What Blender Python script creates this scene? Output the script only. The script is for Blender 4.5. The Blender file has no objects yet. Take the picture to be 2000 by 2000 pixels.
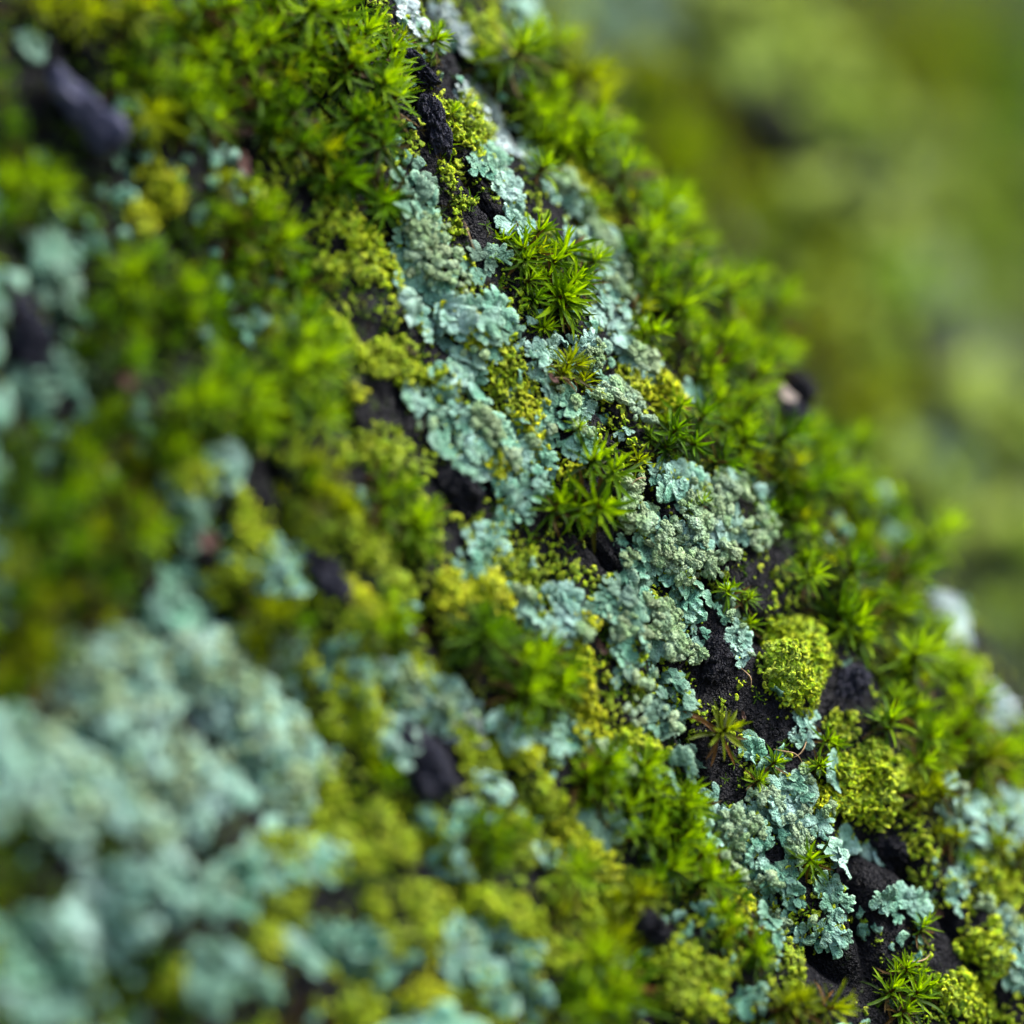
import bpy, math, random
import numpy as np
from mathutils import Vector, Matrix
from mathutils.bvhtree import BVHTree

# ------------------------------------------------------------------ units: 1 unit = 1 cm (macro view of a tree trunk)
scene = bpy.context.scene
scene.unit_settings.system = 'METRIC'
scene.unit_settings.scale_length = 0.01
scene.unit_settings.length_unit = 'CENTIMETERS'
rng = np.random.default_rng(11)
random.seed(11)

# ------------------------------------------------------------------ camera
CAM_D = 35.0                       # focus distance in cm
FRAME = 6.0                        # width of the frame at that distance
cam_data = bpy.data.cameras.new('camera')
cam = bpy.data.objects.new('camera', cam_data)
scene.collection.objects.link(cam)
cam.location = (0, -CAM_D, 0)
cam.rotation_euler = (math.radians(90), 0, 0)
cam_data.sensor_width = 36
cam_data.lens = 36 * CAM_D / FRAME
cam_data.clip_start = 0.5
cam_data.clip_end = 20000
cam_data.dof.use_dof = True
cam_data.dof.focus_distance = CAM_D
APERTURE = 2.2                     # diameter of the entrance pupil, cm
cam_data.dof.aperture_fstop = cam_data.lens * 1e-3 / APERTURE
scene.camera = cam

# ------------------------------------------------------------------ sky and sun: soft overcast daylight from the upper right, behind
SUN_EL, SUN_AZ = math.radians(55), math.radians(92)     # azimuth measured from +Y (away from the camera) towards +X
world = bpy.data.worlds.new('World')
scene.world = world
world.use_nodes = True
wn, wl = world.node_tree.nodes, world.node_tree.links
bg = wn['Background']
sky = wn.new('ShaderNodeTexSky')
sky.sky_type = 'NISHITA'
sky.sun_disc = False
sky.sun_elevation = SUN_EL
sky.sun_rotation = SUN_AZ
sky.air_density = 1.0
sky.dust_density = 3.5
wl.new(sky.outputs[0], bg.inputs[0])
bg.inputs[1].default_value = 0.09
sun_d = bpy.data.lights.new('sun', 'SUN')
sun_d.energy = 1.5
sun_d.angle = math.radians(18)
sun_d.color = (1.0, 0.985, 0.95)
sun = bpy.data.objects.new('sun', sun_d)
scene.collection.objects.link(sun)
sdir = Vector((math.sin(SUN_AZ) * math.cos(SUN_EL), math.cos(SUN_AZ) * math.cos(SUN_EL), math.sin(SUN_EL)))
sun.rotation_euler = sdir.to_track_quat('Z', 'Y').to_euler()
vs = scene.view_settings
vs.view_transform = 'Standard'
vs.look = 'None'
vs.gamma = 1.0
vs.use_curve_mapping = False
vs.exposure = 2.15
scene.cycles.adaptive_threshold = 0.02
scene.cycles.max_bounces = 4
scene.cycles.diffuse_bounces = 2
scene.cycles.transmission_bounces = 2
scene.cycles.caustics_reflective = False
scene.cycles.caustics_refractive = False

COL = scene.collection

# ------------------------------------------------------------------ noise
_perm = np.random.default_rng(5).permutation(256)
_perm = np.concatenate([_perm, _perm, _perm])
_g = np.random.default_rng(6).normal(size=(256, 3))
_g /= np.linalg.norm(_g, axis=1)[:, None]
def noise(P):
    P = np.asarray(P, float)
    i = np.floor(P).astype(int)
    f = P - i
    u = f * f * f * (f * (f * 6 - 15) + 10)
    i &= 255
    out = 0
    for dx in (0, 1):
        wx = u[..., 0] if dx else 1 - u[..., 0]
        for dy in (0, 1):
            wy = u[..., 1] if dy else 1 - u[..., 1]
            for dz in (0, 1):
                wz = u[..., 2] if dz else 1 - u[..., 2]
                h = _perm[_perm[_perm[(i[..., 0] + dx) & 255] + ((i[..., 1] + dy) & 255)] + ((i[..., 2] + dz) & 255)]
                g = _g[h]
                d = g[..., 0] * (f[..., 0] - dx) + g[..., 1] * (f[..., 1] - dy) + g[..., 2] * (f[..., 2] - dz)
                out = out + wx * wy * wz * d
    return out * 1.5
def fbm(P, o=4, lac=2.1, gain=.5):
    a, s, r = 1., 1., 0
    for k in range(o):
        r = r + a * noise(P * s + 7.3 * k)
        s *= lac; a *= gain
    return r

# ------------------------------------------------------------------ mesh helpers
def make_mesh(name, V, F, attrs=None, smooth=True):
    """V (n,3), F (m,3) triangles or (m,4) quads as arrays, attrs name -> per-vertex floats."""
    V = np.ascontiguousarray(V, np.float32); F = np.ascontiguousarray(F, np.int32)
    m = bpy.data.meshes.new(name)
    k = F.shape[1]
    m.vertices.add(len(V)); m.vertices.foreach_set('co', V.ravel())
    m.loops.add(F.size); m.loops.foreach_set('vertex_index', F.ravel())
    m.polygons.add(len(F))
    m.polygons.foreach_set('loop_start', np.arange(0, F.size, k, dtype=np.int32))
    m.polygons.foreach_set('loop_total', np.full(len(F), k, np.int32))
    for an, av in (attrs or {}).items():
        a = m.attributes.new(an, 'FLOAT', 'POINT')
        a.data.foreach_set('value', np.ascontiguousarray(av, np.float32))
    m.update(calc_edges=True)
    if smooth:
        m.polygons.foreach_set('use_smooth', np.ones(len(F), bool))
    return m
def link(name, data, parent=None, mat=None, matrix=None, base=None):
    o = bpy.data.objects.new(name, data)
    COL.objects.link(o)
    if mat is not None and data is not None and len(data.materials) == 0:
        data.materials.append(mat)
    if parent is not None:
        o.parent = parent
    if matrix is not None:
        o.matrix_basis = (Matrix.Translation(-Vector(base)) @ matrix) if base is not None else matrix
    return o
def thing(name, label, cat, loc, group=None):
    o = bpy.data.objects.new(name, None)
    o.empty_display_size = 0.1
    COL.objects.link(o)
    o.location = loc
    o['label'] = label; o['category'] = cat
    if group: o['group'] = group
    return o
def frame(p, z, x, s):
    z = Vector(z).normalized(); x = Vector(x)
    x = (x - z * x.dot(z))
    if x.length < 1e-6: x = z.orthogonal()
    x.normalize(); y = z.cross(x)
    M = Matrix(((x.x, y.x, z.x, p[0]), (x.y, y.y, z.y, p[1]), (x.z, y.z, z.z, p[2]), (0, 0, 0, 1)))
    return M @ Matrix.Diagonal((s[0], s[1], s[2], 1)) if hasattr(s, '__len__') else M @ Matrix.Scale(s, 4)
def join_batch(templates, mats, rnds, base):
    """templates: list of (V,F,rim); mats: list of (template index, Matrix) -> one V,F,attrs, relative to base."""
    Vs, Fs, R, Q = [], [], [], []
    n = 0
    by = {}
    for (ti, M), r in zip(mats, rnds):
        by.setdefault(ti, []).append((np.array(M), r))
    for ti, lst in by.items():
        V, F, rim = templates[ti]
        A = np.array([a for a, _ in lst])
        W = np.einsum('nij,vj->nvi', A[:, :3, :3], V) + A[:, None, :3, 3] - np.array(base)[None, None]
        k = len(lst); nv = len(V)
        Vs.append(W.reshape(-1, 3))
        Fs.append((F[None] + (n + np.arange(k) * nv)[:, None, None]).reshape(-1, F.shape[1]))
        R.append(np.tile(rim, k)); Q.append(np.repeat([r for _, r in lst], nv))
        n += k * nv
    return np.concatenate(Vs), np.concatenate(Fs), {'rim': np.concatenate(R), 'rnd': np.concatenate(Q)}

# ------------------------------------------------------------------ materials
def new_mat(name):
    m = bpy.data.materials.new(name); m.use_nodes = True
    nt = m.node_tree
    return m, nt.nodes, nt.links, nt.nodes['Principled BSDF'], nt.nodes['Material Output']
def ramp(n, stops, interp='LINEAR'):
    r = n.new('ShaderNodeValToRGB')
    r.color_ramp.interpolation = interp
    e = r.color_ramp.elements
    while len(e) < len(stops): e.new(0.5)
    for k, (p, c) in enumerate(stops):
        e[k].position = p; e[k].color = (*c, 1)
    return r
def tex(n, l, scale, detail=4, rough=.55, coord='Object'):
    t = n.new('ShaderNodeTexNoise'); t.inputs['Scale'].default_value = scale
    t.inputs['Detail'].default_value = detail; t.inputs['Roughness'].default_value = rough
    if coord == 'World':
        g = n.new('ShaderNodeNewGeometry'); l.new(g.outputs['Position'], t.inputs['Vector'])
    else:
        c = n.new('ShaderNodeTexCoord'); l.new(c.outputs[coord], t.inputs['Vector'])
    return t
def attr(n, name):
    a = n.new('ShaderNodeAttribute'); a.attribute_name = name
    return a
def piece_random(n, l):
    """0..1, different for each object and for each piece of a joined mesh"""
    oi = n.new('ShaderNodeObjectInfo'); a = attr(n, 'rnd')
    s = n.new('ShaderNodeMath'); s.operation = 'ADD'
    l.new(oi.outputs['Random'], s.inputs[0]); l.new(a.outputs['Fac'], s.inputs[1])
    f = n.new('ShaderNodeMath'); f.operation = 'FRACT'; l.new(s.outputs[0], f.inputs[0])
    return f
def mix(n, l, fac, a, b, mode='MIX'):
    m = n.new('ShaderNodeMix'); m.data_type = 'RGBA'; m.blend_type = mode
    for sock, v in ((0, fac), (6, a), (7, b)):
        if isinstance(v, (int, float)): m.inputs[sock].default_value = v
        elif isinstance(v, tuple): m.inputs[sock].default_value = (*v, 1)
        else: l.new(v, m.inputs[sock])
    return m.outputs[2]
def bump(n, l, src, strength, dist, bsdf, prev=None):
    b = n.new('ShaderNodeBump'); b.inputs['Strength'].default_value = strength; b.inputs['Distance'].default_value = dist
    l.new(src, b.inputs['Height'])
    if prev is not None: l.new(prev, b.inputs['Normal'])
    l.new(b.outputs[0], bsdf.inputs['Normal'])
    return b.outputs[0]

def bark_material(name, algae=True, light=.22):
    m, n, l, b, o = new_mat(name)
    t1 = tex(n, l, 2.2, 2, .6, 'World'); t2 = tex(n, l, 16, 3, .7, 'World'); t3 = tex(n, l, 70, 1, .7, 'World')
    c = ramp(n, [(.30, (.005 * light, .006 * light, .012 * light)), (.5, (.016 * light, .017 * light, .029 * light)), (.68, (.056 * light, .056 * light, .074 * light)), (.85, (.115 * light, .11 * light, .125 * light))])
    s = n.new('ShaderNodeMath'); s.operation = 'MULTIPLY_ADD'; s.inputs[1].default_value = .5
    l.new(t2.outputs[0], s.inputs[0])
    h = n.new('ShaderNodeMath'); h.operation = 'MULTIPLY'; h.inputs[1].default_value = .5; l.new(t1.outputs[0], h.inputs[0])
    l.new(h.outputs[0], s.inputs[2]); l.new(s.outputs[0], c.inputs[0])
    col = c.outputs[0]
    # pale mineral grains
    gr = ramp(n, [(.64, (0, 0, 0)), (.74, (1, 1, 1))]); l.new(t3.outputs[0], gr.inputs[0])
    gm = n.new('ShaderNodeMath'); gm.operation = 'MULTIPLY'; gm.inputs[1].default_value = .35; l.new(gr.outputs[0], gm.inputs[0])
    col = mix(n, l, gm.outputs[0], col, (.11 * light, .10 * light, .11 * light))
    # reddish brown bark showing through
    t4 = tex(n, l, 5.5, 2, .65, 'World'); rr = ramp(n, [(.60, (0, 0, 0)), (.72, (1, 1, 1))]); l.new(t4.outputs[1], rr.inputs[0])
    rm = n.new('ShaderNodeMath'); rm.operation = 'MULTIPLY'; rm.inputs[1].default_value = .22; l.new(rr.outputs[0], rm.inputs[0])
    col = mix(n, l, rm.outputs[0], col, (.045, .022, .014))
    if algae:
        a = attr(n, 'algae'); t5 = tex(n, l, 9, 3, .7, 'World')
        s5 = n.new('ShaderNodeMath'); s5.operation = 'ADD'; l.new(a.outputs['Fac'], s5.inputs[0]); l.new(t5.outputs[0], s5.inputs[1])
        r5 = ramp(n, [(.62, (0, 0, 0)), (.80, (1, 1, 1))]); l.new(s5.outputs[0], r5.inputs[0])
        t6 = tex(n, l, 1.6, 1, .6, 'World')
        ac = ramp(n, [(.35, (.028, .050, .005)), (.55, (.055, .09, .012)), (.7, (.10, .135, .04))]); l.new(t6.outputs[0], ac.inputs[0])
        col = mix(n, l, r5.outputs[0], col, ac.outputs[0])
    l.new(col, b.inputs['Base Color'])
    b.inputs['Roughness'].default_value = .5
    b.inputs['Specular IOR Level'].default_value = .13
    v = bump(n, l, t2.outputs[0], 1.0, .12, b)
    bump(n, l, t3.outputs[0], .9, .04, b, v)
    return m
BARK = bark_material('bark')
KNOB = bark_material('bark_knob', algae=False, light=.45)
BARK_GRIT = bark_material('bark_grit', algae=False, light=.32)
TWIG = bark_material('weathered_twig_bark', algae=False, light=6.0)
PURPLE = bark_material('purple_bark', algae=False, light=1.3)

def lichen_material(name, inner, mid, edge, pruina, rough=.75, noise_scale=30, sat=(.6, 1.1), frost=.6):
    m, n, l, b, o = new_mat(name)
    rim = attr(n, 'rim'); t = tex(n, l, noise_scale, 2, .65, 'World'); f = piece_random(n, l)
    base = ramp(n, [(0, inner), (.55, mid), (1, edge)])
    s = n.new('ShaderNodeMath'); s.operation = 'MULTIPLY_ADD'; s.inputs[1].default_value = .55
    l.new(t.outputs[0], s.inputs[0])
    h = n.new('ShaderNodeMath'); h.operation = 'MULTIPLY_ADD'; h.inputs[1].default_value = .75; h.inputs[2].default_value = -.13; l.new(rim.outputs['Fac'], h.inputs[0])
    l.new(h.outputs[0], s.inputs[2]); l.new(s.outputs[0], base.inputs[0])
    hs = n.new('ShaderNodeHueSaturation')
    vr = n.new('ShaderNodeMapRange'); vr.inputs[3].default_value = .72; vr.inputs[4].default_value = 1.18; l.new(f.outputs[0], vr.inputs[0])
    l.new(vr.outputs[0], hs.inputs['Value'])
    f2 = n.new('ShaderNodeMath'); f2.operation = 'MULTIPLY'; f2.inputs[1].default_value = 7.31; l.new(f.outputs[0], f2.inputs[0])
    f3 = n.new('ShaderNodeMath'); f3.operation = 'FRACT'; l.new(f2.outputs[0], f3.inputs[0])
    sr = n.new('ShaderNodeMapRange'); sr.inputs[3].default_value = sat[0]; sr.inputs[4].default_value = sat[1]; l.new(f3.outputs[0], sr.inputs[0])
    l.new(sr.outputs[0], hs.inputs['Saturation'])
    hr = n.new('ShaderNodeMapRange'); hr.inputs[3].default_value = .485; hr.inputs[4].default_value = .515; l.new(f3.outputs[0], hr.inputs[0])
    l.new(hr.outputs[0], hs.inputs['Hue'])
    l.new(base.outputs[0], hs.inputs['Color'])
    # frost-like pruina in blotches
    t2 = tex(n, l, 5, 2, .6, 'World'); pr = ramp(n, [(.48, (0, 0, 0)), (.68, (1, 1, 1))]); l.new(t2.outputs[0], pr.inputs[0])
    pm = n.new('ShaderNodeMath'); pm.operation = 'MULTIPLY'; pm.inputs[1].default_value = frost; l.new(pr.outputs[0], pm.inputs[0])
    col = mix(n, l, pm.outputs[0], hs.outputs[0], pruina)
    # dark specks (pores)
    t3 = tex(n, l, 85, 1, .6, 'World'); dk = ramp(n, [(.34, (1, 1, 1)), (.42, (0, 0, 0))]); l.new(t3.outputs[0], dk.inputs[0])
    dm = n.new('ShaderNodeMath'); dm.operation = 'MULTIPLY'; dm.inputs[1].default_value = .45; l.new(dk.outputs[0], dm.inputs[0])
    col = mix(n, l, dm.outputs[0], col, tuple(.35 * x for x in inner))
    l.new(col, b.inputs['Base Color'])
    b.inputs['Roughness'].default_value = rough
    b.inputs['Specular IOR Level'].default_value = .3
    v = bump(n, l, t.outputs[0], .8, .04, b)
    bump(n, l, t3.outputs[0], .7, .02, b, v)
    return m
GREY = lichen_material('grey_lichen', (.048, .120, .078), (.135, .280, .190), (.36, .57, .41), (.30, .47, .41), sat=(1.0, 1.25))
PALE = lichen_material('pale_lichen', (.085, .180, .130), (.220, .375, .290), (.48, .69, .54), (.41, .59, .54), sat=(1.0, 1.25))
WHITE = lichen_material('white_lichen', (.17, .27, .26), (.34, .46, .44), (.56, .68, .63), (.50, .61, .62))
TEAL = lichen_material('teal_lichen', (.042, .105, .066), (.100, .212, .138), (.28, .44, .29), (.19, .31, .24), sat=(.85, 1.12))
SORED = lichen_material('soredia', (.10, .17, .07), (.24, .36, .17), (.44, .57, .30), (.34, .50, .36), .9, 60, (.9, 1.1))
YELLOW = lichen_material('yellow_lichen', (.09, .17, .03), (.34, .46, .018), (.76, .84, .030), (.28, .42, .10), .85, 40, (1.0, 1.1), .3)
OCHRE = lichen_material('golden_lichen', (.10, .16, .02), (.43, .49, .012), (.86, .84, .020), (.36, .46, .06), .85, 40, (1.0, 1.1), .25)
LIME = lichen_material('lime_lichen', (.06, .11, .012), (.26, .36, .014), (.58, .66, .028), (.28, .38, .07), .85, 40, (1.0, 1.1), .25)

def moss_material(name, dark, midc, bright, old, transl=.42):
    m, n, l, b, o = new_mat(name)
    al = attr(n, 'rim'); oi = n.new('ShaderNodeObjectInfo'); ag = attr(n, 'rnd')      # old outer leaves dull and darkened for shade between shoots, young inner ones bright
    f = n.new('ShaderNodeMath'); f.operation = 'MULTIPLY_ADD'; f.inputs[1].default_value = .36; l.new(oi.outputs['Random'], f.inputs[0])
    f9 = n.new('ShaderNodeMath'); f9.operation = 'SUBTRACT'; f9.inputs[1].default_value = .18; l.new(ag.outputs['Fac'], f9.inputs[0]); l.new(f9.outputs[0], f.inputs[2])
    c = ramp(n, [(0, old), (.06, old), (.14, dark), (.38, midc), (.68, bright), (1, tuple(1.25 * x for x in bright))]); l.new(f.outputs[0], c.inputs[0])
    t = tex(n, l, 22, 1, .6, 'World')
    # darker towards the sheathing base, browner at the very tip
    br = ramp(n, [(0, (.45, .42, .30)), (.22, (.85, .85, .8)), (.5, (1, 1, 1)), (.86, (1.0, 1.0, 1.0)), (1, (1.25, .80, .9))]); l.new(al.outputs['Fac'], br.inputs[0])
    col = mix(n, l, 1.0, c.outputs[0], br.outputs[0], 'MULTIPLY')
    tr = ramp(n, [(.35, (.72, .78, .7)), (.65, (1.15, 1.1, 1.0))]); l.new(t.outputs[0], tr.inputs[0])
    col = mix(n, l, 1.0, col, tr.outputs[0], 'MULTIPLY')
    l.new(col, b.inputs['Base Color'])
    b.inputs['Roughness'].default_value = .5
    b.inputs['Specular IOR Level'].default_value = .13
    ts = n.new('ShaderNodeBsdfTranslucent')
    tc = mix(n, l, 1.0, col, (1.25, 1.25, .3), 'MULTIPLY'); l.new(tc, ts.inputs[0])
    ms = n.new('ShaderNodeMixShader'); ms.inputs[0].default_value = transl
    l.new(b.outputs[0], ms.inputs[1]); l.new(ts.outputs[0], ms.inputs[2]); l.new(ms.outputs[0], o.inputs[0])
    return m
MOSS = moss_material('moss_leaf', (.014, .036, .001), (.092, .200, .001), (.300, .470, .002), (.09, .05, .008), .46)
MOSS_OLIVE = moss_material('olive_moss_leaf', (.026, .038, .001), (.125, .175, .002), (.31, .38, .004), (.14, .065, .015), .44)
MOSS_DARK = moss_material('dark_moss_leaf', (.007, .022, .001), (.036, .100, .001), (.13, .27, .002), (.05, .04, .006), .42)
FAR_LIME = lichen_material('shaded_lime_lichen', (.06, .10, .010), (.17, .25, .018), (.32, .42, .04), (.20, .29, .06), .9, 12, (.95, 1.1))  # darker copy of the lime lichen: shade of the far ridge in its colour
FAR_GREY = lichen_material('shaded_grey_lichen', (.06, .085, .045), (.11, .15, .08), (.18, .23, .13), (.15, .20, .12), .9, 12)  # grey lichen darkened the same way for the shaded ridge
FAR_TEAL = lichen_material('shaded_teal_lichen', (.04, .09, .05), (.08, .16, .085), (.13, .23, .13), (.12, .20, .13), .9, 12)  # teal lichen with the far ridge's shade in its colour
def plain(name, c, rough=.8, scale=12, amt=.5):
    m, n, l, b, o = new_mat(name)
    t = tex(n, l, scale, 5, .65, 'World')
    r = ramp(n, [(.3, tuple(x * (1 - amt) for x in c)), (.7, tuple(min(1, x * (1 + amt)) for x in c))]); l.new(t.outputs[0], r.inputs[0])
    l.new(r.outputs[0], b.inputs['Base Color']); b.inputs['Roughness'].default_value = rough
    bump(n, l, t.outputs[0], .5, .03, b)
    return m
SCRAP = plain('dead_scrap', (.060, .026, .014)); SCRAP_PINK = plain('pink_scrap', (.22, .11, .085)); SCRAP_BUFF = plain('buff_bark', (.34, .28, .24))

# ------------------------------------------------------------------ the leaning tree trunk: bark ridges run from upper left to lower right
S = np.array([.53, 0, -.848]); Q = np.array([.848, 0, .53]); D = np.array([0, 1., 0])
PROFILE = [  # (q across the ridges, d depth, sampling step)
    (-9.0, -3.0, .30), (-6.5, -3.55, .12), (-5.0, -3.30, .05), (-3.6, -2.75, .035), (-2.7, -2.30, .035), (-1.86, -1.76, .03), (-.73, -.98, .03), (0., -.44, .03),
    (.6, .0, .03), (1.15, .50, .03), (1.52, 1.02, .035), (1.79, 1.58, .04), (1.87, 2.15, .06), (1.77, 3.2, .09), (1.50, 4.6, .1), (1.55, 6.0, .09), (2.25, 7.0, .08),
    (2.90, 8.0, .08), (3.40, 9.2, .08), (3.68, 10.3, .09), (3.66, 11.4, .12), (3.35, 12.6, .12), (3.6, 13.6, .12), (4.6, 15., .12), (6.0, 17., .14), (7.2, 19.5, .25), (7.2, 22.5, .8), (4.5, 26.5, .8), (-1., 28.5, .8),
    (-7., 27., .8), (-12., 22., .8), (-14.5, 14., .8), (-14.3, 5., .8), (-12.2, -.5, .5)]
def closed_spline(pts):
    P = np.array([p[:2] for p in pts]); n = len(P); out = []
    for i in range(n):
        p0, p1, p2, p3 = P[i - 1], P[i], P[(i + 1) % n], P[(i + 2) % n]
        L = np.linalg.norm(p2 - p1); k = max(2, int(round(L / pts[i][2])))
        t = (np.arange(k) / k)[:, None]
        out.append(.5 * (2 * p1 + (p2 - p0) * t + (2 * p0 - 5 * p1 + 4 * p2 - p3) * t * t + (3 * p1 - p0 - 3 * p2 + p3) * t ** 3))
    return np.concatenate(out)
prof = closed_spline(PROFILE)
sv = np.concatenate([-np.geomspace(95, 5.2, 26)[:-1], np.arange(-5.2, 5.2, .035), np.geomspace(5.2, 75, 24)])
tan = np.roll(prof, -1, 0) - np.roll(prof, 1, 0)
pn = np.stack([-tan[:, 1], tan[:, 0]], 1); pn /= np.linalg.norm(pn, axis=1)[:, None]
cen = prof.mean(0)
if np.mean(((prof - cen) * pn).sum(1)) < 0: pn = -pn
SG, VG = np.meshgrid(sv, np.arange(len(prof)), indexing='ij')
qq, dd = prof[VG][..., 0], prof[VG][..., 1]
sm = np.clip((qq - .4) / 1.4, 0, 1); sm = sm * sm * (3 - 2 * sm)
qq = qq + .075 * np.clip(SG, -6, 6) * sm
dd = dd + .07 * np.clip(SG, -5, 5)
base3 = SG[..., None] * S + qq[..., None] * Q + dd[..., None] * D
nrm3 = pn[VG][..., 0:1] * Q + pn[VG][..., 1:2] * D
X = np.stack([SG * .55, qq, dd], -1)           # features stretched along the bark
amp = .10 * fbm(X * .75, 3) + .05 * fbm(X * 2.3 + 3, 3) + .034 * fbm(np.stack([SG * .7, qq, dd], -1) * 7 + 9, 3)
rid = 1 - np.abs(noise(np.stack([SG * .35, qq * 1.25, dd * 1.25], -1) + 21))
amp = amp - .20 * np.clip((rid - .86) / .14, 0, 1) ** 2
amp = amp + .018 * fbm(np.stack([SG, qq, dd], -1) * 21 + 2, 2)
trunkV = base3 + nrm3 * amp[..., None]
ns, nv = SG.shape
idx = np.arange(ns * nv).reshape(ns, nv)
a_, b_ = idx[:-1], idx[1:]
F = np.stack([a_, np.roll(a_, -1, 1), np.roll(b_, -1, 1), b_], -1).reshape(-1, 4)
TV = trunkV.reshape(-1, 3)
f0 = F[len(F) // 2]
algae = np.clip((dd - 1.8) / 2.2, 0, 1) * .30 + .10 * np.clip(-qq / 3, 0, 1) - .02 + .16 * noise(X * .8 + 40)
tm = make_mesh('tree_trunk', TV, F, {'algae': algae.ravel()})
trunk = link('tree_trunk', tm, mat=BARK)
# make sure the faces look outwards
tm.update()
mid = tm.polygons[int(F.shape[0] * .5)]
k0 = int(np.argmin(np.abs(sv))) * nv + int(np.argmin(np.abs(prof[:, 0] + .2) + np.abs(prof[:, 1] + .6)))
if tm.vertices[k0].normal.y > 0:
    F = F[:, ::-1].copy()
    mats_ = list(tm.materials)
    bpy.data.meshes.remove(tm)
    tm = make_mesh('tree_trunk', TV, F, {'algae': algae.ravel()})
    trunk = link('tree_trunk', tm, mat=BARK)
trunk['label'] = 'leaning tree trunk with dark rough bark ridges under moss and lichen'
trunk['category'] = 'tree trunk'
bvh = BVHTree.FromPolygons([tuple(v) for v in TV], [tuple(f) for f in F.tolist()])
cs = np.arange(0, ns, 6); cv = np.arange(0, nv, 6)
ci = np.arange(len(cs) * len(cv)).reshape(len(cs), len(cv))
cF = np.stack([ci[:-1, :-1], ci[:-1, 1:], ci[1:, 1:], ci[1:, :-1]], -1).reshape(-1, 4)
cbvh = BVHTree.FromPolygons([tuple(v) for v in base3[np.ix_(cs, cv)].reshape(-1, 3)], [tuple(f) for f in cF.tolist()])

CAM = Vector((0, -CAM_D, 0))
def smooth_normal(p, n, d):
    if n.dot(d) > 0: n = -n
    q, m, i, t = cbvh.find_nearest(p)
    if m.dot(d) > .2 or m.dot(n) < 0: m = -m
    return (n * .35 + m * .65).normalized()
def hit(px, py, raw=False):
    """the point of the bark seen at this place of the photograph (2000 px wide), with a smoothed normal"""
    d = Vector(((px - 1000) * FRAME / 2000, CAM_D, -(py - 1000) * FRAME / 2000)).normalized()
    p, n, i, t = bvh.ray_cast(CAM, d)
    if p is None: return None
    if raw: return p, n, d
    return p, smooth_normal(p, n, d)
def press(p, n, lift=.6):
    """drop a point on to the bark along the normal"""
    o = Vector(p) + Vector(n) * lift
    q, m, i, t = bvh.ray_cast(o, -Vector(n), lift * 2.2)
    return q
def in_ellipse(px, py, rx, ry, rot, r, a):
    c, s = math.cos(math.radians(rot)), math.sin(math.radians(rot))
    u, v = rx * r * math.cos(a), ry * r * math.sin(a)
    return px + u * c - v * s, py + u * s + v * c
def scatter(px, py, rx, ry, rot, mind, tries, seed, limit=300, ragged=.35):
    """blue-noise points on the bark inside a ragged ellipse; min distance measured on the bark"""
    R = random.Random(seed); out = []; grid = {}; fails = 0; m2 = mind * mind
    ph = [R.uniform(0, 6.28) for _ in range(4)]
    for _ in range(tries):
        if fails > 160: break
        a = R.uniform(0, 2 * math.pi); r = math.sqrt(R.random())
        lim = 1 + ragged * (.5 * math.sin(2 * a + ph[0]) + .35 * math.sin(3 * a + ph[1]) + .3 * math.sin(5 * a + ph[2]) + .25 * math.sin(9 * a + ph[3]))
        h = hit(*in_ellipse(px, py, rx, ry, rot, r * lim, a), raw=True)
        fails += 1
        if h is None: continue
        p, n, d = h
        if abs(p.y - scatter.ref) > scatter.maxd: continue
        x, y, z = p
        k0, k1, k2 = int(x // mind), int(y // mind), int(z // mind); ok = True
        for dx in (0, -1, 1):
            for dy in (0, -1, 1):
                for dz in (0, -1, 1):
                    for q in grid.get((k0 + dx, k1 + dy, k2 + dz), ()):
                        if (q[0] - x) ** 2 + (q[1] - y) ** 2 + (q[2] - z) ** 2 < m2: ok = False; break
                    if not ok: break
                if not ok: break
            if not ok: break
        if ok:
            fails = 0
            grid.setdefault((k0, k1, k2), []).append((x, y, z))
            out.append((p, smooth_normal(p, n, d), r, a))
            if len(out) >= limit: break
    return out
scatter.ref, scatter.maxd = 0, 2.0

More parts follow.
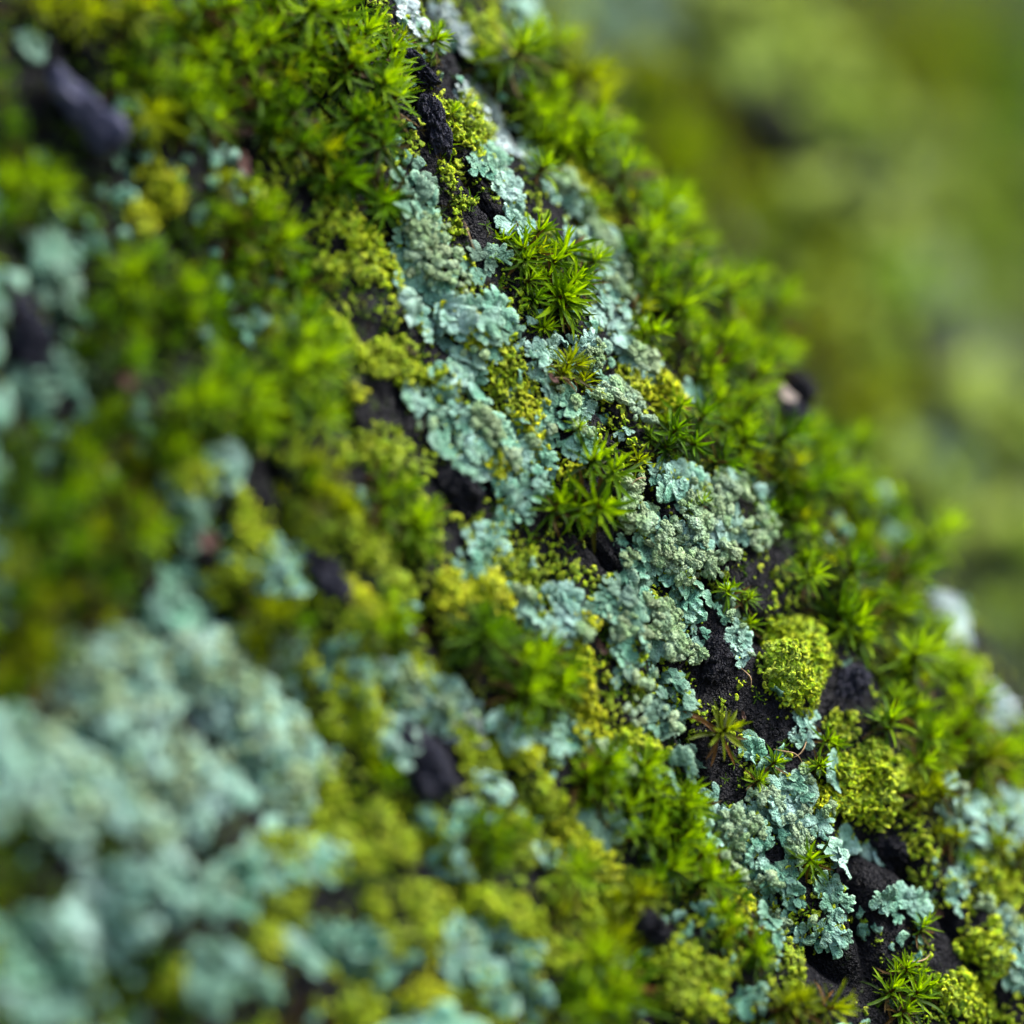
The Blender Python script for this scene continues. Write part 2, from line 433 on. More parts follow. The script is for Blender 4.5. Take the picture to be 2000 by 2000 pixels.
# ------------------------------------------------------------------ templates
def lobe_template(R, n=41, K=9, notch=.40, cren=.15, spread=84, thick=.10, cup=.10):
    """one lichen lobe: a fan growing along +X from the origin with scalloped, rounded, slightly raised margins and real thickness"""
    th = np.radians(np.linspace(-spread, spread, n))
    big = np.zeros(n)
    for _ in range(R.randint(1, 3)):
        c = R.uniform(-.8, .8) * math.radians(spread); w = R.uniform(.08, .15)
        big += notch * R.uniform(.6, 1.4) * np.exp(-((th - c) / w) ** 2)
    sc = cren * np.abs(np.sin(th * R.uniform(2.6, 4.2) + R.uniform(0, 3))) ** .6 + .35 * cren * np.abs(np.sin(th * 9 + R.uniform(0, 6)))
    shape = (1 - big + sc) * (1 - .18 * (th / math.radians(spread)) ** 2) * (1 + .16 * np.sin(th * 1.3 + R.uniform(0, 6)))
    top = []; rim = []; edge = []
    wy = R.uniform(.75, 1.0); wp, wq, wr = R.uniform(0, 6), R.uniform(0, 6), R.uniform(0, 50)
    for k in range(K + 1):
        u = 1 - (1 - k / K) ** 1.5
        r = u ** .9 * (1 + (shape - 1) * u ** 1.6)
        x = r * np.cos(th) + .02; y = r * np.sin(th) * wy
        z = cup * 1.1 * np.sin(math.pi * min(1, u * .9)) + cup * (u ** 4) * (.5 + .9 * np.sin(th * 3 + wp)) + .05 * np.sin(th * 5 + wq) * u + cup * .7 * np.sin(x * 4 + wp) * u * (1 - u)
        z = z + .09 * u * noise(np.stack([x * 3.1, y * 3.1, x * 0 + wr], 1)) + .04 * u * noise(np.stack([x * 8, y * 8, x * 0 + wr], 1)) - thick * .55 * u ** 14
        top.append(np.stack([x, y, z], 1)); rim.append(np.full(n, u ** 2.6))
    top = np.concatenate(top); rim = np.concatenate(rim)
    bot = top.copy(); bot[:, 2] -= thick * (.18 + .82 * (1 - rim)); bot[:, :2] *= .97
    V = np.concatenate([top, bot]); N = len(top); Fq = []
    for k in range(K):
        for j in range(n - 1):
            a = k * n + j
            Fq.append((a, a + n, a + n + 1, a + 1)); Fq.append((N + a, N + a + 1, N + a + n + 1, N + a + n))
    e = K * n
    for j in range(n - 1):
        Fq.append((e + j, N + e + j, N + e + j + 1, e + j + 1))
    for k in range(K):
        a = k * n; Fq.append((a, N + a, N + a + n, a + n))
        a = k * n + n - 1; Fq.append((a, a + n, N + a + n, N + a))
    return V, np.array(Fq, np.int32), np.concatenate([rim, rim * .3])
RL = random.Random(3)
LOBES = [lobe_template(RL) for _ in range(12)]
LOBES_LOW = [lobe_template(RL, n=13, K=3) for _ in range(8)]
LOBULES = [lobe_template(RL, n=8, K=2, notch=.35, cren=.16, spread=95, thick=.22, cup=.28) for _ in range(8)]

def ico(sub):
    t = (1 + 5 ** .5) / 2
    V = [(-1, t, 0), (1, t, 0), (-1, -t, 0), (1, -t, 0), (0, -1, t), (0, 1, t), (0, -1, -t), (0, 1, -t), (t, 0, -1), (t, 0, 1), (-t, 0, -1), (-t, 0, 1)]
    V = [np.array(v) / np.linalg.norm(v) for v in V]
    F = [(0, 11, 5), (0, 5, 1), (0, 1, 7), (0, 7, 10), (0, 10, 11), (1, 5, 9), (5, 11, 4), (11, 10, 2), (10, 7, 6), (7, 1, 8), (3, 9, 4), (3, 4, 2), (3, 2, 6), (3, 6, 8), (3, 8, 9), (4, 9, 5), (2, 4, 11), (6, 2, 10), (8, 6, 7), (9, 8, 1)]
    for _ in range(sub):
        mid = {}; G = []
        def m(a, b):
            k = (min(a, b), max(a, b))
            if k not in mid:
                v = V[a] + V[b]; V.append(v / np.linalg.norm(v)); mid[k] = len(V) - 1
            return mid[k]
        for a, b, c in F:
            x, y, z = m(a, b), m(b, c), m(c, a)
            G += [(a, x, z), (b, y, x), (c, z, y), (x, y, z)]
        F = G
    return np.array(V), np.array(F, np.int32)
ICO1, ICO3, ICO4 = ico(1), ico(3), ico(4)
def soralium_template(seed, cells=34, src=ICO3):
    """a cauliflower-like heap of soredia"""
    g = np.random.default_rng(seed); V, F = src
    C = g.normal(size=(cells, 3)); C /= np.linalg.norm(C, axis=1)[:, None]
    d = np.sort(np.linalg.norm(V[:, None] - C[None], axis=2), axis=1)
    e = np.clip((d[:, 1] - d[:, 0]) / .16, 0, 1)
    r = .62 + .30 * np.sqrt(e) * (1 - .35 * (d[:, 0] / .4) ** 2) + .42 * noise(V * 1.6 + seed * 3.1) + .12 * noise(V * 5 + seed)
    W = V * np.clip(r, .3, 1.6)[:, None] * np.array([1, 1, .62])
    return W, F, np.clip(e * .8 + .1, 0, 1)
SORALIA = [soralium_template(40 + k, 60) for k in range(8)]

def leaf_strip(L, W, curv, fold, wob=0, m=7):
    """a keeled lance-shaped moss leaf along +X, bent by curv (radians, + = up)"""
    t = np.linspace(0, 1, m)
    ang = curv * t ** 1.3
    dx = np.concatenate([[0], np.cumsum(np.cos((ang[1:] + ang[:-1]) / 2)) / (m - 1)]); dz = np.concatenate([[0], np.cumsum(np.sin((ang[1:] + ang[:-1]) / 2)) / (m - 1)])
    w = W * ((t + .10) ** .55) * (1 - t) ** .72 * 1.05
    c = np.stack([dx * L, wob * L * np.sin(t * 3) * .1, dz * L], 1)
    nx, nz = -np.sin(ang), np.cos(ang)
    up = np.stack([nx, np.zeros(m), nz], 1)
    side = np.array([0, 1., 0])
    l1 = c + side * w[:, None] * .5 + up * (w * fold * .5)[:, None]
    r1 = c - side * w[:, None] * .5 + up * (w * fold * .5)[:, None]
    V = np.concatenate([l1, c, r1]); F = []
    for k in range(m - 1):
        F += [(k, k + 1, m + k + 1, m + k), (m + k, m + k + 1, 2 * m + k + 1, 2 * m + k)]
    return V, np.array(F, np.int32), np.concatenate([t, t * .8, t])
def shoot_plan(R, n=30):
    """(length, width, base height, inclination, azimuth, curvature, fold) of each leaf, outermost first"""
    out = []
    for i in range(n):
        u = i / (n - 1)                                   # 0 outer .. 1 inner
        inc = math.radians(-12 + 88 * u ** 1.15 + R.uniform(-9, 9))
        L = (1.0 - .38 * u) * R.uniform(.82, 1.15)
        W = L * R.uniform(.16, .225)
        out.append((L, W, -.55 * (1 - u) ** 1.2 + R.uniform(-.03, .03), inc, i * 2.39996 + R.uniform(-.25, .25), R.uniform(-.75, .15) if u < .55 else R.uniform(-.35, .45), R.uniform(.25, .95)))
    return out
def leaf_matrix(h, inc, az):
    return Matrix.Translation((0, 0, h)) @ Matrix.Rotation(az, 4, 'Z') @ Matrix.Rotation(-inc, 4, 'Y') @ Matrix.Translation((.03, 0, 0))
def stem_mesh_arrays(h=1.5, r=.07, n=6):
    a = np.linspace(0, 2 * math.pi, n, endpoint=False)
    rings = []
    for z, k in ((-h, 1.1), (-h * .5, 1.0), (-.02, .8), (.10, .15)):
        rings.append(np.stack([r * k * np.cos(a), r * k * np.sin(a), np.full(n, z)], 1))
    V = np.concatenate(rings); F = [(k * n + j, k * n + (j + 1) % n, (k + 1) * n + (j + 1) % n, (k + 1) * n + j) for k in range(3) for j in range(n)]
    return V, np.array(F, np.int32), np.full(len(V), .1)
STEM = stem_mesh_arrays()
RM = random.Random(9)
def whole_shoot(seed, n=30, m=6):
    R = random.Random(seed); Vs, Fs, A, B = [STEM[0]], [STEM[1]], [STEM[2]], [np.full(len(STEM[0]), .1)]
    c = len(STEM[0])
    for (L, W, h, inc, az, cv, fo) in shoot_plan(R, n):
        V, F, t = leaf_strip(L, W, cv, fo, R.uniform(-1, 1), m)
        M = np.array(leaf_matrix(h, inc, az))
        Vs.append(V @ M[:3, :3].T + M[:3, 3]); Fs.append(F + c); c += len(V)
        A.append(t); B.append(np.full(len(V), np.clip(.12 + .62 * (inc + .2) / 1.5 + R.uniform(-.2, .2), 0, 1)))
    return np.concatenate(Vs), np.concatenate(Fs), {'rim': np.concatenate(A), 'rnd': np.concatenate(B)}
MOSSES = {'green': MOSS, 'olive': MOSS_OLIVE, 'dark': MOSS_DARK}
SHOOT_MESH, LEAF_MESH, STEM_MESH = {}, {}, {}
for k, mt in MOSSES.items():
    SHOOT_MESH[k] = []
    for q in range(9):
        V, F, at = whole_shoot(100 + q, 30 + q)
        me = make_mesh('moss_shoot', V, F, at); me.materials.append(mt); SHOOT_MESH[k].append(me)
    LEAF_MESH[k] = []
    for cv in (-.75, -.45, -.2, .05, .3):
        for fo in (.3, .65, .95):
            for age in (.15, .42, .7):
                V, F, t = leaf_strip(1, RM.uniform(.20, .265), cv, fo, RM.uniform(-1, 1), 8)
                me = make_mesh('leaf', V, F, {'rim': t, 'rnd': np.full(len(V), age)}); me.materials.append(mt); LEAF_MESH[k].append((cv, fo, age, me))
    me = make_mesh('stem', STEM[0], STEM[1], {'rim': STEM[2], 'rnd': np.full(len(STEM[0]), 0.)}); me.materials.append(MOSS_OLIVE); STEM_MESH[k] = me
LOBE_MESH = {}
def lobe_meshes(mat):
    if mat.name not in LOBE_MESH:
        out = []
        for V, F, rim in LOBES:
            me = make_mesh('lobe', V, F, {'rim': rim, 'rnd': np.zeros(len(V))}); me.materials.append(mat); out.append(me)
        LOBE_MESH[mat.name] = out
    return LOBE_MESH[mat.name]
SORALIUM_MESH = []
for V, F, rim in SORALIA:
    me = make_mesh('soralium', V, F, {'rim': rim, 'rnd': np.zeros(len(V))}); me.materials.append(SORED); SORALIUM_MESH.append(me)

# ------------------------------------------------------------------ builders
UP = Vector((0, 0, 1)); TOCAM = Vector((0, -1, 0))
SEED = [0]
def anchor(px, py):
    h = hit(px, py)
    scatter.ref = h[0].y
    return h
def grey_lichen(px, py, rx, ry, rot, phrase, size=.14, mat=None, sor=0., maxd=2.0, gap=.52, tilt=14, kind='grey-green leafy lichen'):
    """a foliose lichen: overlapping scalloped lobes growing outwards; soralia on the older inner lobes"""
    mat = mat or GREY; SEED[0] += 1; R = random.Random(SEED[0] * 17); size *= .84
    p0, n0 = anchor(px, py); scatter.maxd = maxd
    t = thing('leafy_lichen', (kind + ' ' + phrase), 'lichen', p0, 'leafy lichens on the bark')
    if abs(p0.y) > .85 and maxd < 2.5: size *= .66
    pts = scatter(px, py, rx, ry, rot, size * gap, 7000, SEED[0], 280 if abs(p0.y) < .85 else 700)
    sharp = abs(p0.y) < .85
    mats = []
    if not sharp: tilt *= 1.5
    for p, n, r, a in pts:
        if sharp and rx * ry > 1300 and noise(np.array([[p.x * 3.2, p.y * 3.2, p.z * 3.2]]))[0] < -.14 - .25 * (1 - r): continue
        out = p - p0; out = out - n * out.dot(n)
        if out.length < 1e-4: out = n.orthogonal()
        out.normalize()
        ang = R.gauss(0, .75 if r > .5 else 1.6)
        d = Matrix.Rotation(ang, 3, n) @ out
        nn = (n + Vector((R.gauss(0, .16), R.gauss(0, .16), R.gauss(0, .16)))).normalized()
        ti = math.radians(R.gauss(tilt * .35, tilt))
        d2 = (d * math.cos(ti) + nn * math.sin(ti)).normalized(); nn = (nn - d2 * nn.dot(d2)).normalized()
        s = size * R.uniform(.55, 1.15) * (1.0 if r > .4 else .85)
        q = p - d * s * .35 + n * (.012 + .05 * (1 - r) * R.random())
        mats.append((d2, frame(q, nn, d2, (s, s * R.uniform(.8, 1.15), s * R.uniform(.8, 1.3)))))
    if sharp:
        ms = lobe_meshes(mat)
        for d2, M in mats:
            link('lobe', R.choice(ms), t, None, M, p0)
    elif mats:
        V, F, at = join_batch(LOBES_LOW, [(R.randrange(8), M) for _, M in mats], [R.random() for _ in mats], p0)
        o = link('lobes', make_mesh('lobes', V, F, at), t, mat); o['kind'] = 'stuff'
    if sor > 0:
        sp = scatter(px, py, rx * .92, ry * .92, rot, .034, 5000, SEED[0] + 500, int(260 * min(1, sor)))
        lst = []
        for p, n, r, a in sp:
            if noise(np.array([[p.x * 5, p.y * 5, p.z * 5]]))[0] < .30 - .62 * sor: continue
            s = R.uniform(.016, .034) if R.random() < .75 else R.uniform(.034, .05)
            M = frame(p + n * (.05 + .04 * R.random()), (n + Vector((R.gauss(0, .25), R.gauss(0, .25), R.gauss(0, .25)))).normalized(), Vector((R.gauss(0, 1), R.gauss(0, 1), R.gauss(0, 1))), (s * R.uniform(.8, 1.5), s * R.uniform(.7, 1.1), s))
            lst.append(M)
        if sharp:
            for M in lst: link('soralium', R.choice(SORALIUM_MESH), t, None, M, p0)
        elif lst:
            V, F, at = join_batch([soralium_template(70, 12, ICO1)], [(0, M) for M in lst], [R.random() for _ in lst], p0)
            o = link('soredia', make_mesh('soredia', V, F, at), t, SORED); o['kind'] = 'stuff'
    return t
def yellow_lichen(px, py, rx, ry, rot, phrase, mat=None, h=.03, size=.026, maxd=2.0, dens=1.0, kind='yellow crumbly lichen', crust=True):
    """a yellow lichen: a low crust crowded with tiny frilled lobules (too small to pick apart one by one)"""
    mat = mat or YELLOW; SEED[0] += 1; R = random.Random(SEED[0] * 23)
    p0, n0 = anchor(px, py); scatter.maxd = maxd
    t = thing('crumbly_lichen', (kind + ' ' + phrase), 'lichen', p0, 'crumbly yellow lichens on the bark')
    blur = abs(p0.y)
    if blur > .35 and h < .09: h += .025
    if blur > 1.0: size *= min(3.2, 1 + (blur - 1.0) * .55)
    if crust and h > .15:
        rings, n = 6, 22; V = []; rim = []; ok = True
        for k in range(rings + 1):
            for j in range(n):
                r = k / rings; a = j / n * 2 * math.pi
                hh = hit(*in_ellipse(px, py, rx * .92, ry * .92, rot, max(r, .02) * (1 + .08 * math.sin(3 * a + 1) + .06 * math.sin(7 * a)), a))
                if hh is None or abs(hh[0].y - p0.y) > maxd: ok = False; break
                p, nn = hh
                q = p + n0 * (.5 * h * math.sqrt(max(0, 1 - r * r)) - .02)
                V.append(tuple(q - p0)); rim.append(.15)
            if not ok: break
        if ok:
            Fq = [(k * n + j, k * n + (j + 1) % n, (k + 1) * n + (j + 1) % n, (k + 1) * n + j) for k in range(rings) for j in range(n)]
            link('crust', make_mesh('crust', np.array(V), np.array(Fq), {'rim': np.array(rim), 'rnd': np.full(len(V), .4)}), t, mat)
    pts = scatter(px, py, rx, ry, rot, size * .62 / dens ** .5, 14000, SEED[0], 1600, ragged=.5 if h < .15 else .26)
    mats = []
    for p, n, r, a in pts:
        if h < .15:
            w = noise(np.array([[p.x * 6, p.y * 6, p.z * 6], [p.x * 15, p.y * 15, p.z * 15]]))
            if w[0] + .5 * w[1] < (-.55 if dens >= .9 else -.22) + .35 * (r - .5): continue
            hh = h * (.35 + 1.3 * max(0, w[0])) * (1 - r ** 4)
        else:
            w = noise(np.array([[p.x * 4, p.y * 4, p.z * 4]]))
            hh = h * math.sqrt(max(0, 1 - r * r)) * (1 + .55 * w[0])
        nn = (n + Vector((R.gauss(0, .75), R.gauss(0, .75), R.gauss(0, .75)))).normalized()
        s = size * R.uniform(.5, 1.4)
        mats.append(frame(p + n0 * hh + n * R.uniform(-.5, 1.0) * size, nn, Vector((R.gauss(0, 1), R.gauss(0, 1), R.gauss(0, 1))), (s, s, s * R.uniform(.8, 1.6))))
    if mats:
        V, F, at = join_batch(LOBULES, [(R.randrange(8), M) for M in mats], [R.random() for _ in mats], p0)
        o = link('lobules', make_mesh('lobules', V, F, at), t, mat); o['kind'] = 'stuff'
    return t
def px_left(spots): return spots[0][0] < 860
def moss(label, spots, L=.27, kind='green', extra=2, spread=38, parts=None, lean=.5, face=.25, maxd=2.0, height=.75, group='moss cushions on the bark', scale_jit=.38):
    """a moss cushion: star-shaped leafy shoots; where the photograph shows single leaves each leaf is an object"""
    SEED[0] += 1; R = random.Random(SEED[0] * 31)
    p0, n0 = anchor(*spots[0][:2])
    if L > .18: L *= .82
    if p0.y < -.35 and px_left(spots): L *= .86; extra = 2; spread = 28
    elif p0.y > .6 and maxd < 2.5: L *= 1.08; extra = 3; spread = 28
    t = thing('moss_cushion', label, 'moss', p0, group)
    sharp = abs(p0.y) < .75 if parts is None else parts
    todo = []
    for sp in spots:
        todo.append((sp[0], sp[1], sp[2] if len(sp) > 2 else 1.0, True))
        for _ in range(extra):
            todo.append((sp[0] + R.gauss(0, spread), sp[1] + R.gauss(0, spread), R.uniform(.55, .85) * (sp[2] if len(sp) > 2 else 1), False))
    for px, py, sc, main in todo:
        h = hit(px, py)
        if h is None or abs(h[0].y - p0.y) > maxd: continue
        p, n = h
        ax = (n + UP * lean * R.uniform(.3, 1.2) + TOCAM * face * R.uniform(0, 1.6) + Vector((R.gauss(0, .36), R.gauss(0, .36), R.gauss(0, .36)))).normalized()
        jit = .12 if sharp and main else scale_jit
        l = L * sc * R.uniform(1 - jit, 1 + jit)
        q = p + ax * l * height * R.uniform(.7, 1.15) * (1 if main else .62)
        M = frame(q, ax, Vector((R.gauss(0, 1), R.gauss(0, 1), R.gauss(0, 1))), l)
        if not sharp or not main:
            link('shoot', R.choice(SHOOT_MESH[kind if R.random() < (.5 if px_left(spots) and not main else .78) else R.choice(('olive', 'dark', 'dark'))]), t, None, M, p0)
        else:
            st = link('shoot', STEM_MESH[kind], t, None, M, p0)
            for (Ll, W, hh, inc, az, cv, fo) in shoot_plan(R, R.randint(27, 36)):
                me = min(LEAF_MESH[kind], key=lambda e: abs(e[0] - cv) + .5 * abs(e[1] - fo) + 3 * abs(e[2] - (.12 + .62 * (inc + .2) / 1.5)))[3]
                link('leaf', me, st, None, leaf_matrix(hh, inc, az) @ Matrix.Diagonal((Ll, Ll * R.uniform(.85, 1.15), Ll, 1)))
    return t
def rough_lump(seed, src=ICO4):
    V, F = src
    r = 1 + .38 * fbm(V * 1.2 + seed * 5.7, 3) + .16 * fbm(V * 4 + seed, 4) + .05 * fbm(V * 14 + seed, 2) - .22 * np.clip((1 - np.abs(noise(V * np.array([1.2, 4.5, 4.5]) + seed)) - .8) / .2, 0, 1)
    return V * r[:, None], F
def knob(px, py, rx, ry, rot, depth=.5, seed=1, label=None, mat=None, lift=-.15):
    """a knob of bark: part of the trunk"""
    p, n = anchor(px, py)
    V, F = rough_lump(seed)
    a = math.radians(rot); u = Vector((math.cos(a), 0, -math.sin(a)))
    z = (n * .8 + TOCAM * .4).normalized()
    k = FRAME / 2000
    M = frame(p + z * lift * min(rx, ry) * k, z, u, (rx * k, ry * k, min(rx, ry) * k * depth * 2))
    o = link('bark_knob', make_mesh('bark_knob', V, F), trunk, mat or KNOB, M)
    if label: o['label'] = label
    return o
def scrap(px, py, length, width, rot, label, mat, seed, lift=.05, name='bark_scrap', cat='bark scrap', curl=.35):
    """a torn, curled flake of dead bark or leaf with thickness"""
    p, n = anchor(px, py); R = random.Random(seed)
    m, w = 9, 5; V = []; 
    for i in range(m):
        t = i / (m - 1) - .5
        for j in range(w):
            u = j / (w - 1) - .5
            wid = (1 - (2 * t) ** 4 * .75) * (1 + R.uniform(-.4, .25))
            V.append((t + R.uniform(-.03, .03), u * wid * width / length, curl * (4 * t * t * .35 + 2.2 * u * u * width / length * 2) + R.uniform(-.02, .02)))
    top = np.array(V); bot = top.copy(); bot[:, 2] -= .05
    V = np.concatenate([top, bot]); N = len(top); Fq = []
    for i in range(m - 1):
        for j in range(w - 1):
            a = i * w + j
            Fq += [(a, a + w, a + w + 1, a + 1), (N + a, N + a + 1, N + a + w + 1, N + a + w)]
    for j in range(w - 1):
        Fq += [(j, j + 1, N + j + 1, N + j)]; e = (m - 1) * w; Fq += [(e + j, N + e + j, N + e + j + 1, e + j + 1)]
    for i in range(m - 1):
        a = i * w; Fq += [(a, N + a, N + a + w, a + w)]; a = i * w + w - 1; Fq += [(a, a + w, N + a + w, N + a)]
    r = math.radians(rot); u = Vector((math.cos(r), 0, -math.sin(r)))
    k = FRAME / 2000
    M = frame(p + n * lift, (n + TOCAM * .4).normalized(), u, length * k)
    o = link(name, make_mesh(name, V, np.array(Fq)), None, mat, M)
    o['label'] = label; o['category'] = cat
    return o

# ------------------------------------------------------------------ ground far below, the trunk stands in it
gx = np.linspace(-1, 1, 90); gx = np.sign(gx) * np.abs(gx) ** 3 * 8000
GX, GY = np.meshgrid(gx, gx, indexing='ij')
GZ = -52 + 1.5 * noise(np.stack([GX * .03, GY * .03, GX * 0], -1)) * np.exp(-(GX ** 2 + GY ** 2) / 4e5)
gi = np.arange(90 * 90).reshape(90, 90)
gF = np.stack([gi[:-1, :-1], gi[1:, :-1], gi[1:, 1:], gi[:-1, 1:]], -1).reshape(-1, 4)
ground = link('ground', make_mesh('ground', np.stack([GX, GY, GZ], -1).reshape(-1, 3), gF), None, plain('forest_floor', (.05, .05, .022), .9, .25))
ground['kind'] = 'structure'
ground['label'] = 'grassy forest floor below the leaning trunk'

# ------------------------------------------------------------------ bark knobs, parts of the trunk
knob(835, 258, 62, 28, 78, .7, 1, 'smooth dark oval bark knob beside the upper moss mat', lift=1.6, mat=PURPLE)
knob(805, 135, 58, 24, 38, .6, 2, 'dark furry bark ridge above the oval knob', lift=.3, mat=PURPLE)
knob(140, 205, 74, 28, 50, .6, 3, 'long lavender-grey twig stub at the left edge', lift=1.5, mat=TWIG)
knob(195, 270, 42, 38, 40, .6, 4, 'blunt end of the lavender-grey twig stub', lift=1.5, mat=TWIG)
knob(1528, 775, 52, 40, 30, .6, 5, 'blurred blue-black bark knob among moss', lift=.6)
knob(1535, 820, 50, 30, 25, .5, 6, 'blurred brown-grey bark lump under the blue-black knob', lift=.6, mat=PURPLE)
knob(1905, 1130, 62, 48, 50, .6, 7, 'blurred dark knob on the trunk edge', lift=.5)
knob(1662, 1345, 44, 60, 30, .5, 8, 'rough dark bark knob right of the yellow dome lichen', lift=-.35, mat=PURPLE)
knob(1220, 595, 24, 26, 40, .5, 9, 'small black bark hollow rim behind the upper tuft')
knob(1215, 1075, 34, 24, 20, .5, 10, 'glossy blackish bark lump under the central star moss')
knob(1265, 1820, 36, 34, 30, .6, 11, 'blurred blue-black bark bead near the bottom edge', lift=.7)
knob(835, 1500, 95, 46, 60, .4, 12, 'blurred purple-black bark hump in the lower middle', mat=PURPLE, lift=-.1)
knob(1735, 1660, 42, 34, 50, .5, 13, 'sharp angular dark bark plate below the lichen tongue')
knob(40, 640, 95, 40, 60, .4, 14, 'blurred purple bark lump at the left edge', mat=PURPLE, lift=.2)
knob(640, 1125, 60, 30, 60, .4, 15, 'blurred grey-purple bark lump above the lower yellow lichens', mat=PURPLE, lift=.0)
knob(1390, 1290, 36, 60, 25, .4, 16, 'dark gritty bark slope left of the yellow dome lichen')
knob(900, 960, 60, 34, 50, .4, 17, 'blue-black bark hump under the grey lichen rosette')

# ------------------------------------------------------------------ leafy grey lichens: x, y, half axes and turn in the photograph, then what singles it out
G = grey_lichen
# top
G(800, 40, 16, 56, -25, 'in a white strip at the top edge above the furry bark ridge', .10, WHITE, kind='pale lichen')
G(880, 60, 22, 52, -30, 'blurred white strip just right of the top small moss tuft', .11, WHITE, kind='pale lichen')
G(945, 230, 20, 100, -35, 'narrow white strip running down beside the upper yellow lichen', .08, WHITE, kind='pale lichen')
G(955, 318, 26, 32, 20, 'small, lobed, left of a pale strip under the upper yellow lichen', .10, GREY)
G(985, 400, 40, 62, -35, 'pale and dotted, between olive crust and the long blue lichen', .10, PALE)
G(1115, 425, 52, 120, -35, 'upper half of the long blue-white sheet behind the upper tuft', .10, PALE, .35, kind='pale lichen')
G(1180, 560, 50, 105, -32, 'lower half of the long blue-white sheet behind the upper tuft', .10, PALE, .25, kind='pale lichen')
G(1015, 40, 36, 40, 0, 'blurred on the upper rim between yellow lichen and moss', .12, PALE, kind='pale lichen')
G(808, 390, 28, 58, -10, 'dim, just below the dark oval knob', .13, TEAL)
G(820, 465, 48, 40, 20, 'teal and wrinkled, left above the upper tuft', .12, GREY, .5)
G(855, 530, 55, 52, 35, 'dusted with granules, left of the upper tuft', .12, GREY, .8)
G(940, 515, 26, 24, 0, 'small dark round rosette at the left foot of the upper tuft', .12, TEAL, gap=.6)
G(865, 640, 125, 42, 47, 'long pale tongue with thick lobes below the granular patch', .15, PALE, .1, tilt=20)
G(950, 635, 38, 52, 20, 'scalloped flat rosette with yellow crumbs, under the upper tuft', .17, GREY, gap=.6)
G(905, 735, 44, 26, 20, 'scalloped tip hanging at the lower end of the pale tongue', .16, GREY, gap=.55)
G(1055, 715, 16, 40, -25, 'small, whitish crumpled piece below the upper tuft', .09, PALE)
G(1130, 690, 46, 28, 20, 'bluish lobes under the hanging leaves of the upper tuft', .11, PALE, .1)
G(1240, 705, 42, 16, 35, 'thin strip above the golden patch on the right flank', .09, PALE, .3)
G(1205, 790, 68, 40, 30, 'frilly white patch left of the golden lichen', .09, PALE, .25)
G(1100, 825, 42, 62, -15, 'crisp rounded lobes with a tiny moss star, beside golden crumbs', .11, GREY, .3)
G(895, 840, 95, 62, 30, 'broad soft rosette over the blue-black hump', .14, GREY, .25)
G(980, 850, 45, 70, -25, 'right lobe of the soft rosette, touching golden crumbs', .12, GREY, .2)
G(920, 905, 40, 30, 30, 'pale fringe below the soft rosette', .12, PALE)
G(1050, 930, 34, 40, -20, 'scattered round lobes left above the central star moss', .09, GREY)
G(1000, 1000, 30, 66, -30, 'finger-lobed, left of the central star moss', .08, GREY)
G(940, 1080, 34, 34, 0, 'small soft clump above the golden pair', .11, GREY)
G(1300, 1050, 100, 120, -30, 'thick and granular, swelling right of the central star moss', .11, GREY, .72)
G(1410, 1010, 78, 92, -35, 'domed and knobbly, behind the granular swelling', .11, PALE, .7)
G(1205, 1180, 42, 52, 10, 'large rounded teal rosette below the black lump', .16, TEAL, gap=.6)
G(1260, 1225, 110, 62, 20, 'spreading lower skirt of the granular swelling', .12, GREY, .55)
G(1075, 1190, 46, 82, -42, 'whitish, slightly soft, right of the golden pair', .11, PALE, .1)
G(1275, 1370, 60, 76, -20, 'teal cluster above the green moss of the lower middle', .11, TEAL, .3)
G(1440, 1255, 20, 34, -20, 'tiny pale clump beside the gritty bark slope', .07, PALE, .5)
G(1415, 1185, 18, 30, -20, 'tiny green-tufted clump at the foot of the knobbly dome', .07, GREY, .6)
G(1568, 1425, 26, 26, -30, 'small antler-lobed clump under the yellow dome lichen', .07, PALE)
G(1520, 1500, 60, 36, 45, 'upper start of the sharp lichen tongue, near a tiny moss star', .11, GREY, .25)
G(1585, 1570, 74, 54, 45, 'sharp thick-lobed middle of the lichen tongue', .17, PALE, .12, tilt=18, gap=.5)
G(1665, 1655, 60, 40, 35, 'sharp scalloped tip of the lichen tongue over dark bark', .15, PALE, tilt=18, gap=.5)
G(1480, 1640, 78, 120, -28, 'grainy, wart-covered, left of the sharp lichen tongue', .10, GREY, .8)
G(1400, 1600, 44, 70, -30, 'rounded pale lobes edging the grainy lichen on its left', .12, PALE, .2)
G(1520, 1775, 40, 66, -30, 'dripping lower end of the grainy lichen', .12, GREY, .3)
G(1612, 1765, 44, 40, 0, 'flat scalloped rosette alone on dark bark', .12, GREY, .05, gap=.55)
G(1595, 1825, 54, 18, 0, 'scalloped ribbon below the lone flat rosette', .10, GREY, gap=.5)
G(1760, 1770, 40, 26, 10, 'curled pair of lobes on the blackest bark', .11, GREY, gap=.55)
G(1465, 1955, 24, 26, 0, 'small blurred clump at the bottom edge under the grainy lichen', .11, GREY)
G(1885, 1595, 42, 60, -20, 'soft bluish clump near the right edge', .10, PALE, .2)
G(1970, 1610, 36, 70, -15, 'soft bluish clump cut by the right edge', .11, PALE)
G(1900, 1690, 36, 30, 0, 'speckled small patch between right-edge clump and yellow mound', .09, PALE)
G(1920, 1785, 66, 30, 25, 'bluish band between two right-edge yellow mounds', .09, PALE, .3)
G(1985, 1880, 26, 70, -10, 'bluish strip at the lower right edge', .09, PALE)
G(1838, 1215, 32, 72, -38, 'brilliant white blurred streak on the trunk edge', .13, WHITE, kind='pale lichen')
